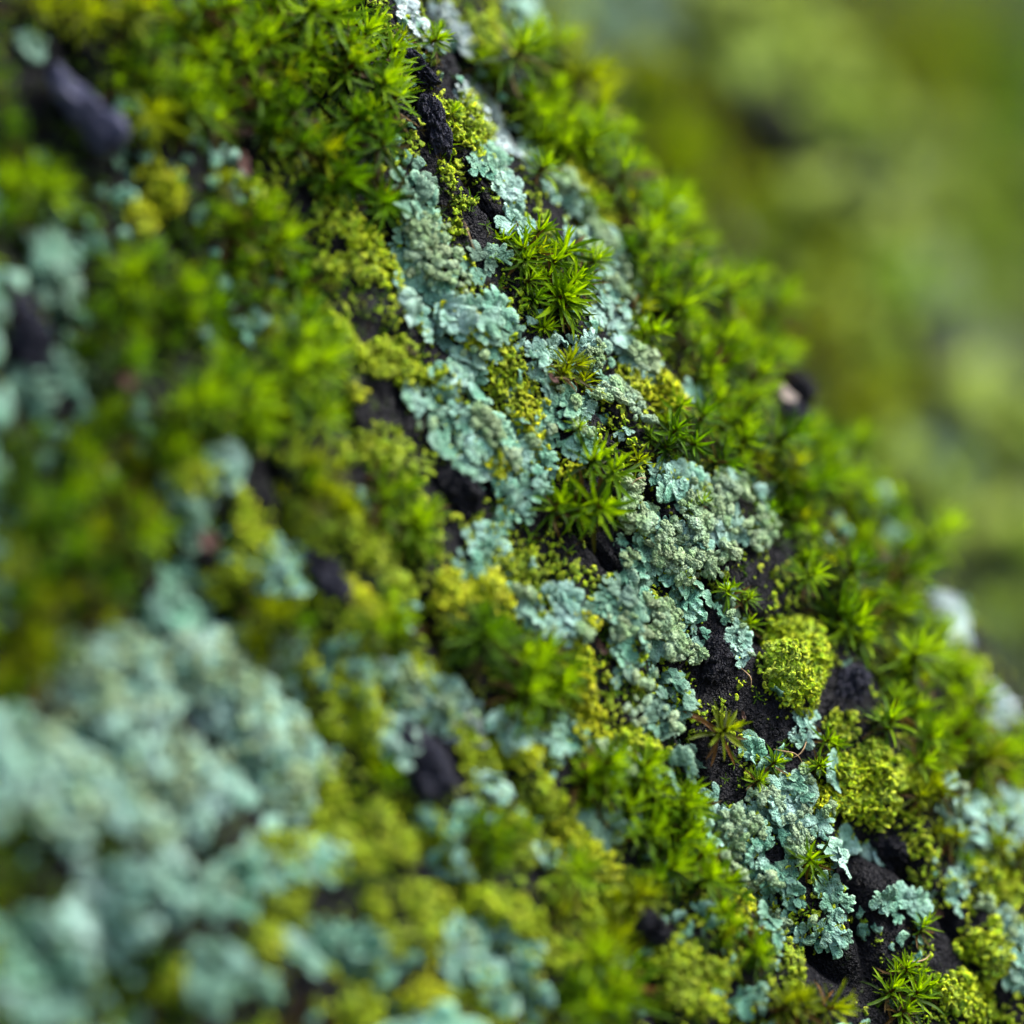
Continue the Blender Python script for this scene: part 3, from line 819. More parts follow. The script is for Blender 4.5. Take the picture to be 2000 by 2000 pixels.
G(1930, 1370, 26, 60, -30, 'blurred white streak below the brilliant one', .12, WHITE, kind='pale lichen')
G(1925, 1200, 40, 50, -20, 'teal blur hugging the dark knob on the trunk edge', .15, TEAL)
G(1705, 985, 32, 26, 20, 'pale blob in the right flank moss', .13, PALE)
G(1742, 1060, 22, 32, -20, 'pale blob below another on the right flank', .12, PALE)
G(1715, 1105, 30, 26, 0, 'teal blob above the large green rosette', .12, TEAL)
G(1372, 778, 16, 28, -40, 'little oval flake beside a golden dot', .10, PALE)
G(1300, 415, 22, 34, -20, 'pale glimmer inside the upper right moss', .12, PALE)
G(1455, 860, 40, 22, 20, 'pale patch under the blurred moss right of centre', .11, PALE)
# left and lower left, out of focus
G(62, 95, 18, 28, 0, 'teal blur at the upper left edge over a twig stub', .18, TEAL)
G(98, 480, 30, 50, -10, 'teal blur upper of a pair at the left edge', .2, TEAL)
G(110, 560, 36, 36, 0, 'pale blur lower of a pair at the left edge', .2, TEAL)
G(90, 735, 56, 48, 0, 'broad pale blur at the left edge above dark moss', .2, TEAL)
G(60, 340, 26, 26, 0, 'dull dim spot among left-edge moss', .15, TEAL)
G(432, 915, 34, 36, 30, 'pale blur at the foot of a dark bark cleft', .16, PALE)
G(355, 1000, 40, 62, 0, 'dim blur left of the yellow streak', .17, TEAL)
G(378, 283, 8, 12, -20, 'single white oval flake under the upper moss mat', .16, PALE, gap=3.0)
G(545, 1115, 62, 42, 10, 'soft teal patch left of the grey-purple lump', .16, GREY)
G(350, 1180, 62, 52, 20, 'crest of the great blurred lichen bed', .19, GREY)
G(230, 1330, 130, 95, -20, 'upper left of the great blurred lichen bed', .2, PALE, .6)
G(440, 1320, 110, 100, 20, 'upper right of the great blurred lichen bed', .2, PALE, .6)
G(110, 1520, 130, 110, 0, 'left edge of the great blurred lichen bed', .2, PALE, .6)
G(330, 1540, 120, 110, 20, 'heart of the great blurred lichen bed', .2, PALE, .5)
G(540, 1500, 80, 100, 0, 'right flank of the great blurred lichen bed', .19, PALE, .6)
G(250, 1760, 110, 90, 0, 'fringed lower tongue of the great blurred lichen bed', .22, PALE)
G(470, 1720, 66, 66, 0, 'speckled skirt below the great blurred lichen bed', .18, GREY, .2)
G(80, 1890, 96, 90, 0, 'blurred mass in the lower left corner', .2, GREY)
G(430, 1900, 76, 50, 0, 'blurred clump at the bottom edge, left part', .19, GREY)
G(620, 1680, 46, 40, 0, 'blurred teal clump left of the purple-black hump', .17, GREY)
G(620, 1850, 52, 50, 0, 'blurred teal clump at the bottom left of centre', .17, GREY)
G(940, 1860, 82, 60, 20, 'blurred bluish mass at the bottom centre', .16, GREY, .1)
G(1010, 1950, 50, 34, 0, 'blurred bluish edge at the bottom beside a moss cushion', .15, GREY)
G(840, 1360, 92, 44, 42, 'blurred whitish band below the dark green moss', .15, PALE, .2)
G(910, 1430, 30, 24, 0, 'bright white dot at the end of the whitish band', .14, WHITE)
G(775, 1440, 24, 56, -10, 'light green-white blur left of the purple-black hump', .15, PALE)
G(880, 1675, 38, 40, 0, 'round blurred disc below the purple-black hump', .18, GREY, gap=.7)
G(955, 1535, 30, 20, 30, 'small white blur on the hump right shoulder', .13, PALE)
G(870, 1590, 44, 30, 20, 'blurred pale lobes under the purple-black hump', .14, GREY)
G(1078, 1672, 26, 22, 0, 'single pale blurred lobe above golden mat', .14, PALE, gap=.8)
G(1195, 1605, 52, 36, 10, 'soft teal rosette left of the lower green moss', .13, TEAL)
G(1105, 1440, 38, 26, 10, 'small teal ring under the golden column', .11, GREY)
G(1010, 1420, 34, 34, 0, 'pale clump right of the dark green moss', .12, PALE)
G(1195, 1490, 46, 40, 20, 'pale lumpy clump between golden column and green moss', .12, PALE, .5)
G(1330, 1500, 34, 34, 0, 'teal clump at the upper corner of the grainy lichen', .12, TEAL)
G(1200, 1840, 18, 34, 0, 'narrow teal lobe left of the blue-black bead', .12, TEAL, gap=.8)
G(720, 1870, 30, 36, 20, 'blurred pale patch beside bottom yellow blots', .17, GREY)
G(690, 1300, 40, 60, 0, 'blurred teal strip left of the bright moss pad', .15, GREY)

# ------------------------------------------------------------------ yellow lichens
Y = yellow_lichen
Y(710, 50, 46, 46, 20, 'scattered at the top edge left of the white strip', YELLOW, dens=.6)
Y(765, 80, 34, 30, 0, 'small patch above the furry bark ridge', LIME, dens=.7)
Y(905, 240, 44, 74, -30, 'bright, right of the dark oval knob', YELLOW, h=.06)
Y(885, 385, 34, 60, -10, 'olive and gritty, below the bright upper patch', LIME, dens=.6, kind='olive crumbly lichen')
Y(962, 70, 40, 66, -25, 'blurred, on the upper rim beside the white strip', YELLOW, h=.06)
Y(1065, 40, 34, 50, -30, 'blurred, at the top where trunk meets background', LIME)
Y(1150, 385, 20, 66, -28, 'thin stripe along the long blue-white sheet', OCHRE)
Y(660, 420, 80, 30, 45, 'upper crest of a blurred ridge left of teal wrinkles', YELLOW)
Y(740, 510, 30, 62, -35, 'right crest of the same blurred ridge', YELLOW)
Y(655, 530, 46, 40, 0, 'lower dull part of the blurred ridge', LIME, dens=.7)
Y(875, 600, 18, 9, 25, 'small streak at the top of the scalloped rosette', OCHRE)
Y(920, 612, 24, 10, 10, 'short streak across the scalloped rosette', OCHRE)
Y(922, 655, 34, 20, 30, 'two-lobed blotch on the scalloped rosette', OCHRE)
Y(985, 725, 44, 78, -15, 'olive crust below the upper tuft', LIME, kind='olive crumbly lichen')
Y(1035, 830, 30, 74, -18, 'golden column left of the crisp rounded lobes', OCHRE, h=.06)
Y(960, 910, 32, 22, 35, 'small blot under the soft rosette', OCHRE)
Y(1270, 760, 62, 40, 35, 'golden patch right of the frilly white one', OCHRE, h=.08)
Y(1390, 765, 20, 22, 0, 'golden dot beside the little oval flake', OCHRE)
Y(1340, 830, 34, 22, 35, 'blurred, in moss below the golden patch', YELLOW)
Y(1335, 525, 28, 24, 0, 'small blurred spot in the moss of the right flank', YELLOW)
Y(1115, 915, 42, 22, 10, 'peeping out behind the central star moss', OCHRE)
Y(958, 1160, 44, 34, 20, 'bright right half of the golden pair', OCHRE, h=.06)
Y(885, 1160, 44, 46, 0, 'frayed left half of the golden pair', OCHRE)
Y(1140, 1215, 24, 12, 25, 'small crumbs on the rim of the large teal rosette', OCHRE)
Y(1125, 1330, 30, 76, -15, 'tall golden column below the whitish patch', OCHRE, h=.05)
Y(1150, 1420, 44, 34, 40, 'broad foot of the tall golden column', OCHRE)
Y(725, 1200, 74, 30, 35, 'blurred bright crest above the bright moss pad', OCHRE)
Y(690, 1395, 84, 60, 45, 'blurred large patch below the bright moss pad', YELLOW, h=.08)
Y(665, 1310, 34, 34, 0, 'blurred dull patch beside the bright moss pad', OCHRE)
Y(930, 1465, 62, 44, 40, 'blurred soft patch on the hump right side', YELLOW)
Y(1050, 1555, 46, 36, 20, 'blurred frilly patch right of the purple-black hump', YELLOW)
Y(1030, 1480, 30, 24, 20, 'blurred curl above the frilly patch', OCHRE)
Y(1145, 1690, 54, 40, 30, 'blurred golden mat, upper part', OCHRE, h=.05)
Y(1160, 1765, 60, 44, 20, 'blurred golden mat, lower part', YELLOW, h=.05)
Y(1100, 1640, 26, 44, -20, 'blurred streak above the golden mat', OCHRE)
Y(1545, 1300, 64, 86, -24, 'dense dome standing alone on black bark', YELLOW, h=.16, size=.025, dens=1.1)
Y(1512, 1232, 28, 24, 0, 'small top knot on the dense dome', YELLOW, h=.05, size=.026)
Y(1685, 1530, 104, 66, 12, 'sharp golden patch right of the lichen tongue', YELLOW, h=.10, size=.027, dens=1.2)
Y(1610, 1560, 40, 30, 40, 'sharp golden fringe between tongue and patch', OCHRE, size=.026)
Y(1940, 1725, 60, 44, 20, 'soft mound near the right edge', YELLOW, h=.1)
Y(1925, 1860, 40, 66, -25, 'mound in the lower right, upper half', YELLOW, h=.1)
Y(1880, 1945, 62, 48, 0, 'mound in the lower right corner, base', YELLOW, h=.08)
Y(1885, 1320, 32, 60, -20, 'blurred tall patch on the trunk edge', YELLOW, h=.08)
Y(1780, 1650, 34, 66, -25, 'greenish speckled strip right of the angular plate', LIME, dens=.7)
Y(1530, 1870, 44, 80, -15, 'sparse speckles on bark at lower centre right', LIME, dens=.45)
Y(1430, 1790, 46, 34, 30, 'soft patch below the rounded pale lobes', OCHRE)
Y(1400, 1900, 46, 40, 0, 'blurred dull patch at the bottom edge', LIME)
Y(1310, 1900, 62, 54, 20, 'blurred greenish mat below the blue-black bead', LIME)
Y(1370, 1960, 44, 36, 0, 'blurred mat at the bottom edge right of the bead', YELLOW)
Y(305, 385, 54, 56, 0, 'blurred square patch left of the mid moss', OCHRE, h=.05)
Y(500, 375, 50, 26, 35, 'blurred crest right of the mid moss top', YELLOW)
Y(675, 665, 66, 16, 42, 'thin blurred line along a dark crack', YELLOW)
Y(790, 710, 60, 30, 45, 'dull frayed band left of the pale tongue', LIME, dens=.8)
Y(735, 700, 42, 30, 30, 'dull clump right of the dark crack', LIME)
Y(850, 745, 36, 30, 0, 'small rosette below the pale tongue', LIME)
Y(760, 880, 50, 40, 30, 'dull flecks left of the soft rosette', LIME, dens=.4)
Y(700, 880, 46, 40, 0, 'blurred flecks on the purple slope', LIME, dens=.4)
Y(690, 770, 28, 18, 40, 'blurred dab above the purple slope', OCHRE)
Y(770, 960, 36, 40, 0, 'flecks beside the blue-black hump', YELLOW, dens=.7)
Y(375, 935, 54, 34, 20, 'blurred patch beside the pale cleft blur', YELLOW)
Y(485, 1050, 34, 72, -20, 'blurred yellow streak right of the cleft', YELLOW)
Y(605, 1020, 52, 24, 35, 'blurred crescent below a bark cleft', YELLOW)
Y(705, 1060, 30, 66, -25, 'blurred pale plate left of the dim moss', LIME, h=.05)
Y(430, 1140, 50, 34, 0, 'blurred dull spot over the great lichen bed', LIME)
Y(45, 1090, 50, 66, 0, 'blurred pale glow at the left edge above the lichen bed', LIME)
Y(880, 1240, 26, 36, 0, 'small blot left of the dark green moss', OCHRE)
Y(790, 1140, 22, 34, -30, 'small stroke above the golden pair, left', YELLOW)
Y(650, 1590, 34, 74, 0, 'blurred vertical patch right of the great lichen bed', YELLOW)
Y(760, 1660, 60, 34, -20, 'blurred smear below the purple-black hump', LIME)
Y(945, 1770, 44, 34, 20, 'blurred patch left of a black hole', YELLOW)
Y(740, 1800, 24, 50, -20, 'blurred thin streak at lower left of centre', LIME)
Y(690, 1970, 56, 34, 0, 'blurred blot at the bottom edge, left one', YELLOW)
Y(830, 1965, 46, 44, 0, 'blurred golden blot at the bottom edge, right one', OCHRE)
Y(1140, 1870, 40, 26, 0, 'blurred crumbs on top of the bottom moss cushion', YELLOW)
Y(1225, 1885, 40, 28, 0, 'blurred crumbs left below the blue-black bead', YELLOW)
Y(560, 1660, 44, 40, 20, 'blurred lime smudge right under the great lichen bed', LIME)
Y(540, 1800, 60, 44, 30, 'blurred lime smudge between two bottom left teal clumps', LIME)
Y(340, 1920, 34, 28, 0, 'blurred lime smudge at the bottom under the fringed tongue', LIME)
Y(830, 1780, 56, 44, 30, 'blurred lemon smudge left of the bottom bluish mass', LIME)
Y(1010, 1790, 46, 36, 20, 'blurred lemon smudge right of the black hole', LIME)
Y(1060, 1860, 44, 36, 0, 'blurred lemon smudge left of the bottom moss cushion', LIME)
Y(860, 1560, 40, 24, 30, 'blurred lemon smudge under the hump shoulder', LIME)
Y(1000, 1660, 40, 44, 0, 'blurred lemon smudge below the frilly patch', LIME)
Y(820, 1330, 50, 22, 40, 'blurred lemon streak on top of the whitish band', YELLOW)
Y(1240, 1450, 44, 26, 30, 'lemon crumbs between teal cluster and lower green moss', YELLOW)
Y(1000, 1100, 40, 34, 20, 'lemon crumbs above the whitish patch', LIME)
Y(1330, 940, 44, 22, 30, 'lime crumbs behind the granular swelling', LIME)
Y(1640, 1420, 34, 26, 20, 'lime crumbs under the dark knob', LIME)
Y(1850, 1470, 34, 40, 0, 'lime crumbs at the foot of the edge moss bank', LIME)

# ------------------------------------------------------------------ moss cushions: each spot is one main shoot
M = moss
M('upper tuft of big sharp green moss stars between lichens', [(985, 480, .9), (1045, 470, 1.0), (1100, 500, 1.05), (1030, 545, .9), (1110, 560, 1.0), (1060, 590, 1.15), (1100, 620, 1.0), (1010, 520, .8), (1075, 530, .95), (1130, 530, .9), (1085, 590, 1.0), (1035, 505, .9)], .27, 'green', 1, 22, True, .35, .5)
M('central sharp green star moss beside the granular lichen', [(1150, 985, 1.15), (1140, 920, 1.0), (1195, 945, 1.0), (1075, 1010, .8), (1110, 970, .9)], .31, 'green', 0, 20, True, .25, .75)
M('small sharp moss tuft right below the upper tuft', [(1105, 735, 1), (1140, 745, 1), (1085, 750, .8)], .17, 'olive', 1, 18, True)
M('tiny moss star on the crisp rounded lobes', [(1122, 842)], .12, 'green', 1, 8, True, .3, .6)
M('tiny moss star on the right of the granular swelling', [(1356, 998), (1345, 1010, .7)], .13, 'green', 0, 8, True)
M('tiny moss star low on the granular swelling', [(1325, 1145, .8), (1340, 1130, .7)], .12, 'green', 0, 8, True)
M('tiny moss star at the foot of the knobbly dome', [(1420, 1170), (1450, 1180, .8)], .14, 'green', 1, 10, True)
M('tiny moss star beside the tiny pale clump', [(1458, 1225)], .13, 'green', 0, 8, True)
M('single brownish olive moss star on gritty bark', [(1388, 1440, 1.0)], .24, 'olive', 0, 8, True, .3, .6)
M('moss pair between antler-lobed clump and golden patch', [(1605, 1450), (1590, 1500, .9), (1630, 1460, .8)], .19, 'green', 0, 8, True, .3, .6)
M('tiny moss star at the upper start of the lichen tongue', [(1500, 1500), (1470, 1530, .9)], .14, 'green', 0, 8, True)
M('tiny moss star under the lichen tongue', [(1585, 1685)], .17, 'green', 1, 8, True)
M('large spreading green rosette above the yellow dome', [(1640, 1225, 1.15), (1655, 1260, .8)], .30, 'green', 0, 10, True, .3, .5)
M('sharp moss bank right of the dark knob', [(1725, 1440, .9), (1780, 1400, 1.1), (1830, 1450, 1), (1775, 1490, .9), (1740, 1400, .9), (1800, 1450, .9)], .26, 'green', 1, 26, True, .4, .4)
M('moss bank at the trunk edge right of the sharp bank', [(1880, 1410), (1885, 1460), (1860, 1380, .8)], .26, 'green', 1, 26)
M('olive moss star right of the golden patch', [(1800, 1530, 1), (1780, 1570, .7)], .22, 'olive', 1, 14, True)
M('moss below the brilliant white streak', [(1790, 1300), (1850, 1320), (1760, 1330, .9), (1730, 1290, .8)], .28, 'green', 2, 28)
M('moss left of the brilliant white streak', [(1700, 1180), (1770, 1170), (1820, 1235, .8), (1745, 1215)], .28, 'green', 2, 28)
M('upright moss between the knobbly dome and pale blobs', [(1580, 1070), (1620, 1110), (1670, 1090), (1720, 1140, .9), (1560, 1130, .8), (1640, 1150)], .28, 'green', 2, 30)
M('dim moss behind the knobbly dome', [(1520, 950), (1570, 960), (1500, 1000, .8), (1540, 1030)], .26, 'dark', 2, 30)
M('bright moss on the right flank crest', [(1600, 960), (1650, 1010), (1690, 1030), (1740, 1000, .8), (1660, 950)], .28, 'green', 2, 32)
M('moss tuft standing at the trunk edge by the dark knob', [(1790, 1080), (1810, 1060), (1830, 1100)], .28, 'green', 2, 26)
M('blurred moss row above the knobbly dome', [(1440, 890), (1490, 880), (1400, 860, .8), (1540, 900)], .28, 'green', 2, 34)
M('blurred bright moss at the edge right of the row', [(1600, 890), (1650, 900), (1690, 880), (1620, 930)], .30, 'green', 2, 32)
M('moss between golden patch and knobbly dome', [(1300, 860), (1340, 870), (1380, 900), (1290, 890, .8), (1350, 840)], .25, 'dark', 2, 26)
M('moss clump behind the golden patch', [(1310, 800, .8), (1420, 830), (1450, 800), (1400, 800)], .26, 'green', 2, 30)
M('moss right of the small black hollow', [(1260, 660), (1310, 650), (1290, 620), (1340, 690)], .26, 'green', 2, 30)
M('moss bank across the right flank above the golden dot', [(1390, 690), (1430, 720), (1370, 740), (1450, 760, .9), (1480, 720)], .27, 'green', 2, 34)
M('moss crest left above the blue-black knob', [(1430, 620), (1480, 640), (1510, 665), (1455, 670), (1545, 675)], .29, 'green', 2, 34)
M('moss along the far edge above the blue-black knob', [(1550, 630), (1595, 690), (1630, 770), (1640, 820)], .27, 'olive', 2, 36)
M('moss beside the blue-white sheet, middle', [(1240, 500), (1280, 520), (1300, 570), (1260, 580), (1230, 460)], .26, 'green', 2, 30)
M('moss crest below the pink bark flake', [(1360, 570), (1400, 600), (1430, 560), (1340, 600)], .28, 'green', 2, 34)
M('moss round the pale glimmer', [(1260, 400), (1320, 450), (1340, 400), (1280, 450), (1300, 360)], .28, 'green', 2, 32)
M('moss on the far edge by the pink bark flake', [(1380, 440), (1420, 500), (1350, 350)], .28, 'green', 2, 34)
M('moss on the upper flank left of the far edge', [(1180, 300), (1220, 340), (1240, 280), (1200, 390), (1150, 330)], .28, 'green', 2, 34)
M('moss at the far edge on the upper flank', [(1280, 290), (1230, 220), (1310, 330), (1190, 230)], .28, 'green', 2, 36)
M('bright moss tuft right of the upper yellow patch', [(990, 140), (1040, 130), (1010, 190), (1060, 200), (1030, 240)], .29, 'green', 2, 28)
M('moss beside the thin yellow stripe', [(1080, 270), (1110, 310), (1060, 290, .8), (1130, 260)], .27, 'green', 2, 28)
M('moss at the upper far edge', [(1110, 130), (1150, 180), (1090, 170), (1140, 230), (1080, 90)], .28, 'olive', 2, 34)
M('little moss tuft right above the furry bark ridge', [(835, 88), (850, 75, .7)], .17, 'green', 1, 12, True)
M('little moss tuft on the pale sheet under the yellow patch', [(1042, 355), (1060, 345, .8)], .18, 'green', 1, 14)
M('tiny moss sprig right of the dark oval knob', [(868, 285), (872, 235, .8)], .13, 'green', 1, 8, True)
# upper left mat
M('large upper moss mat, sharp right edge by the oval knob', [(690, 100), (735, 125), (755, 175), (715, 190), (750, 225, .9), (725, 250), (670, 150)], .33, 'green', 1, 30, True, .45, .5)
M('large upper moss mat, top edge left of yellow crumbs', [(640, 60), (600, 110), (650, 100), (590, 40)], .32, 'green', 1, 32, False)
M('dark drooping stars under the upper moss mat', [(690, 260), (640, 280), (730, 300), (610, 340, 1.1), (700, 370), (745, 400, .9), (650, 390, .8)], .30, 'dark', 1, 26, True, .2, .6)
M('blurred moss mat at the top, second from the sharp edge', [(540, 60), (510, 120), (560, 160), (470, 80), (520, 20)], .33, 'green', 2, 40)
M('blurred moss mat at the top, middle', [(400, 40), (440, 110), (380, 130), (340, 60), (440, 30)], .33, 'green', 2, 42)
M('blurred moss mat at the top left corner', [(250, 40), (180, 30), (290, 100), (100, 20), (40, 20)], .33, 'olive', 2, 46)
M('blurred moss hump above the white oval flake', [(290, 170), (340, 200), (300, 230), (370, 230), (250, 130)], .34, 'green', 2, 38)
M('blurred moss above the brown lump', [(420, 180), (470, 150), (440, 230), (400, 260, .8), (500, 190)], .32, 'green', 2, 36)
M('blurred moss right of the brown lump', [(540, 220), (520, 270), (570, 300), (560, 240)], .30, 'dark', 2, 34)
M('mid moss tongue, upper end by the yellow crest', [(430, 380), (470, 420), (400, 430), (520, 440), (450, 470)], .33, 'green', 2, 36)
M('mid moss tongue, middle', [(520, 490), (480, 530), (560, 520), (580, 560), (500, 580)], .34, 'green', 2, 36)
M('mid moss tongue, bright lower end by the dark crack', [(590, 640), (620, 690), (570, 690), (640, 730), (600, 740)], .33, 'green', 2, 34)
M('blurred moss star below the mid tongue end', [(600, 825), (570, 810, .8)], .30, 'green', 2, 26)
M('left-edge moss above the teal pair', [(20, 300), (40, 350), (70, 390), (10, 400)], .34, 'green', 2, 36)
M('blurred moss arch left of the mid tongue', [(250, 560), (290, 545), (330, 580), (240, 610), (350, 620)], .33, 'green', 2, 36)
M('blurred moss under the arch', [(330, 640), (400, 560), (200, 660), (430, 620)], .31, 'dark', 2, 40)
M('blurred moss bank below the mid tongue, left', [(370, 800), (410, 770), (450, 800), (390, 850), (330, 830)], .34, 'green', 2, 38)
M('blurred moss bank below the mid tongue, right', [(490, 770), (530, 740), (460, 720), (510, 820), (550, 770)], .32, 'green', 2, 36)
M('blurred moss column at the left under the pale blur', [(180, 850), (230, 840), (150, 880), (240, 700), (210, 740)], .34, 'green', 2, 42)
M('dark blurred moss left of the dim lichen', [(260, 940), (220, 980), (280, 1020), (150, 960), (240, 1050)], .34, 'green', 2, 42)
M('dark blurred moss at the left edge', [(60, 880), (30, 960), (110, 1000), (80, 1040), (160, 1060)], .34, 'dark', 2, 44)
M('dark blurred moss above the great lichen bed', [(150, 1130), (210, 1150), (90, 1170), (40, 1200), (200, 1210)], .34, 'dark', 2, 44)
M('olive blurred moss in the dark corner left of the lichen bed', [(40, 1280), (80, 1300), (20, 1350), (60, 1240)], .33, 'olive', 2, 40)
M('dim moss left of the pale plate', [(620, 960), (650, 930), (600, 930), (590, 980), (650, 1000)], .27, 'olive', 2, 30)
M('dim green moss right of the pale plate', [(770, 1000), (800, 1040), (740, 1000), (810, 1070), (760, 960)], .28, 'green', 2, 28)
M('bright moss pad amid lower yellow lichens', [(710, 1240), (750, 1250), (780, 1240), (730, 1280), (790, 1270)], .28, 'green', 2, 26)
M('dark moss above the great lichen bed, right end', [(520, 1200), (550, 1230), (500, 1260), (540, 1290)], .28, 'olive', 2, 34)
M('dark green moss in the middle, left part', [(915, 1265), (950, 1290), (980, 1260), (940, 1240, .8)], .28, 'dark', 2, 26)
M('dark green moss in the middle, right part', [(1010, 1280), (1050, 1290), (1080, 1340), (1060, 1380), (1000, 1370), (1030, 1330)], .28, 'green', 2, 26)
M('small green sprout left of the whitish dot', [(740, 1505), (735, 1530, .8)], .25, 'green', 2, 22)
M('green sprout right of the blurred round disc', [(955, 1650), (965, 1680), (930, 1640)], .26, 'green', 2, 26)
M('moss strip beside the frilly yellow patch', [(1150, 1510), (1160, 1560), (1130, 1540), (1170, 1490)], .26, 'green', 2, 22)
M('lower green moss, upper part beside the teal rosette', [(1250, 1540), (1300, 1560), (1340, 1590), (1270, 1590), (1240, 1500, .8)], .28, 'green', 2, 24)
M('lower green moss, lower part beside the grainy lichen', [(1250, 1640), (1300, 1650), (1350, 1690), (1280, 1700), (1370, 1720), (1330, 1640)], .28, 'green', 2, 26)
M('dim moss left of the blue-black bead', [(1200, 1800), (1230, 1770), (1180, 1830)], .26, 'olive', 2, 24)
M('green sprout on the golden mat', [(1115, 1720), (1130, 1740)], .22, 'green', 1, 18)
M('bottom moss cushion at the lower centre', [(1140, 1910), (1180, 1930), (1220, 1960), (1160, 1970), (1120, 1950), (1200, 1990)], .29, 'green', 2, 32)
M('moss below the soft golden patch', [(1430, 1830), (1460, 1850), (1410, 1790, .8), (1480, 1890, .8)], .23, 'green', 2, 22)
M('olive moss stars at the bottom edge', [(1545, 1975), (1590, 1975), (1510, 1985)], .27, 'olive', 1, 22)
M('bright moss clump at the bottom by the corner mound', [(1720, 1955), (1775, 1965, 1.1), (1800, 1930), (1740, 1990)], .21, 'green', 1, 22, True, .4, .5)
M('small moss star on black bark above the bright clump', [(1765, 1905), (1745, 1910, .7)], .17, 'green', 1, 14, True)
M('single moss star right of the curled pair', [(1790, 1825)], .20, 'green', 1, 12, True)
M('moss along the right edge, upper', [(1930, 1480), (1980, 1470), (1900, 1500), (1960, 1520)], .28, 'green', 2, 30)
M('dim moss between the right-edge clumps', [(1840, 1560, .8), (1850, 1640, .8), (1940, 1660), (1990, 1680)], .22, 'olive', 2, 26)

# ------------------------------------------------------------------ scraps of dead bark and leaf
scrap(1165, 1268, 34, 13, 55, 'red-brown flake wedged under the granular skirt', SCRAP, 1)
scrap(455, 255, 52, 30, 20, 'brown blurred lump in the upper moss', SCRAP, 2, .12)
scrap(452, 330, 50, 20, 75, 'pinkish blurred splinter above the mid moss tongue', SCRAP_PINK, 3, .12)
scrap(1062, 748, 26, 10, 40, 'tiny pink curled scrap under the upper tuft', SCRAP_PINK, 4, .08)
scrap(795, 690, 28, 11, 40, 'reddish scrap left of the pale tongue', SCRAP, 5, .05)
scrap(1828, 1785, 18, 14, 30, 'orange-brown crumb near the right-edge band', SCRAP, 6, .05)
scrap(1398, 485, 66, 40, 60, 'pink-beige blurred bark flake on the right flank', SCRAP_BUFF, 7, .15)
scrap(1505, 795, 46, 26, 30, 'pale buff flake under the blue-black knob', SCRAP_BUFF, 8, .12)
scrap(1440, 1400, 20, 8, 70, 'rust-red crumb below the gritty slope', SCRAP, 9, .05)
scrap(230, 745, 40, 30, 60, 'blurred brown speck in the left moss', SCRAP_PINK, 10, .12)
scrap(390, 1060, 40, 30, 60, 'blurred pink-brown speck left of the yellow streak', SCRAP_PINK, 11, .1)

# ------------------------------------------------------------------ the ridges behind, far out of focus
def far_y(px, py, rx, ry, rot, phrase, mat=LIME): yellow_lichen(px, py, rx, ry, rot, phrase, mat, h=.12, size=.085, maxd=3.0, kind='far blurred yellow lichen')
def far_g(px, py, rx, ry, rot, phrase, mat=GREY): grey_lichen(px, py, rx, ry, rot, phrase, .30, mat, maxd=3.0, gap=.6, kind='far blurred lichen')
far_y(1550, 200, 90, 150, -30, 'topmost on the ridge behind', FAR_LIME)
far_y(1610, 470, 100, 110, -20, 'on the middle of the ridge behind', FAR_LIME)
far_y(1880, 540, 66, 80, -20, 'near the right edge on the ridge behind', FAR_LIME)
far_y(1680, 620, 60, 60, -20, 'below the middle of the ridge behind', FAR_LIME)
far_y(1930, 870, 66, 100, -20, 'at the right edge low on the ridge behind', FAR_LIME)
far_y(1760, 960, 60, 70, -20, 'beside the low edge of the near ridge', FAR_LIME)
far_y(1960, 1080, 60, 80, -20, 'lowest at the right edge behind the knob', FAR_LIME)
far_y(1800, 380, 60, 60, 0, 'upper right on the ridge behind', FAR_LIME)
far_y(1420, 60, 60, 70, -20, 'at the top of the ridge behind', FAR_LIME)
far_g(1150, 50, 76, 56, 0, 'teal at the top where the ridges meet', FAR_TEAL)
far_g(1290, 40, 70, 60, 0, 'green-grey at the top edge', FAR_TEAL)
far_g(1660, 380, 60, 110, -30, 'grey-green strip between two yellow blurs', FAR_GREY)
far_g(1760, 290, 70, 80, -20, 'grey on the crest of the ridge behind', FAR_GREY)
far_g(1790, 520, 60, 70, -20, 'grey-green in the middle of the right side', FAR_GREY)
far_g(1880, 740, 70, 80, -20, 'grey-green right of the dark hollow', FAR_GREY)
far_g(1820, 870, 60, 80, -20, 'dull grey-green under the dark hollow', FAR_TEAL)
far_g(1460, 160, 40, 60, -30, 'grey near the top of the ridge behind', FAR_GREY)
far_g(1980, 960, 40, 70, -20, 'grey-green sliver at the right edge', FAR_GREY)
knob(1490, 310, 170, 95, 60, .5, 31, 'far blurred dark lump for the shade of an upper hollow behind', lift=.75)  # dark lump stands in for the shade inside a hollow
knob(1752, 700, 160, 95, 60, .5, 32, 'far blurred dark lump for the shade of the dark hollow behind', lift=.55)  # another raised dark lump in place of a hollow's shade
knob(1730, 830, 50, 80, 30, .4, 33, 'far blurred dull bark below the hollow', lift=-.3, mat=PURPLE)
FARK = dict(maxd=3.0, group='far moss on the ridges behind')
moss('far blurred moss in the furrow behind the upper flank', [(1330, 260), (1370, 330), (1410, 400), (1300, 200), (1440, 470), (1260, 150)], .45, 'olive', 3, 46, False, **FARK)
moss('far blurred moss in the furrow behind the blue-black knob', [(1600, 620), (1650, 690), (1690, 760), (1550, 540), (1700, 830)], .42, 'olive', 3, 46, False, **FARK)
moss('far blurred moss above the dark hollow', [(1720, 640), (1790, 640), (1830, 690)], .42, 'dark', 2, 36, False, **FARK)
moss('far blurred moss filling the top right corner, upper part', [(1620, 60), (1700, 40), (1680, 130), (1760, 110), (1820, 60), (1760, 200), (1850, 160)], .55, 'olive', 5, 60, False, **FARK)
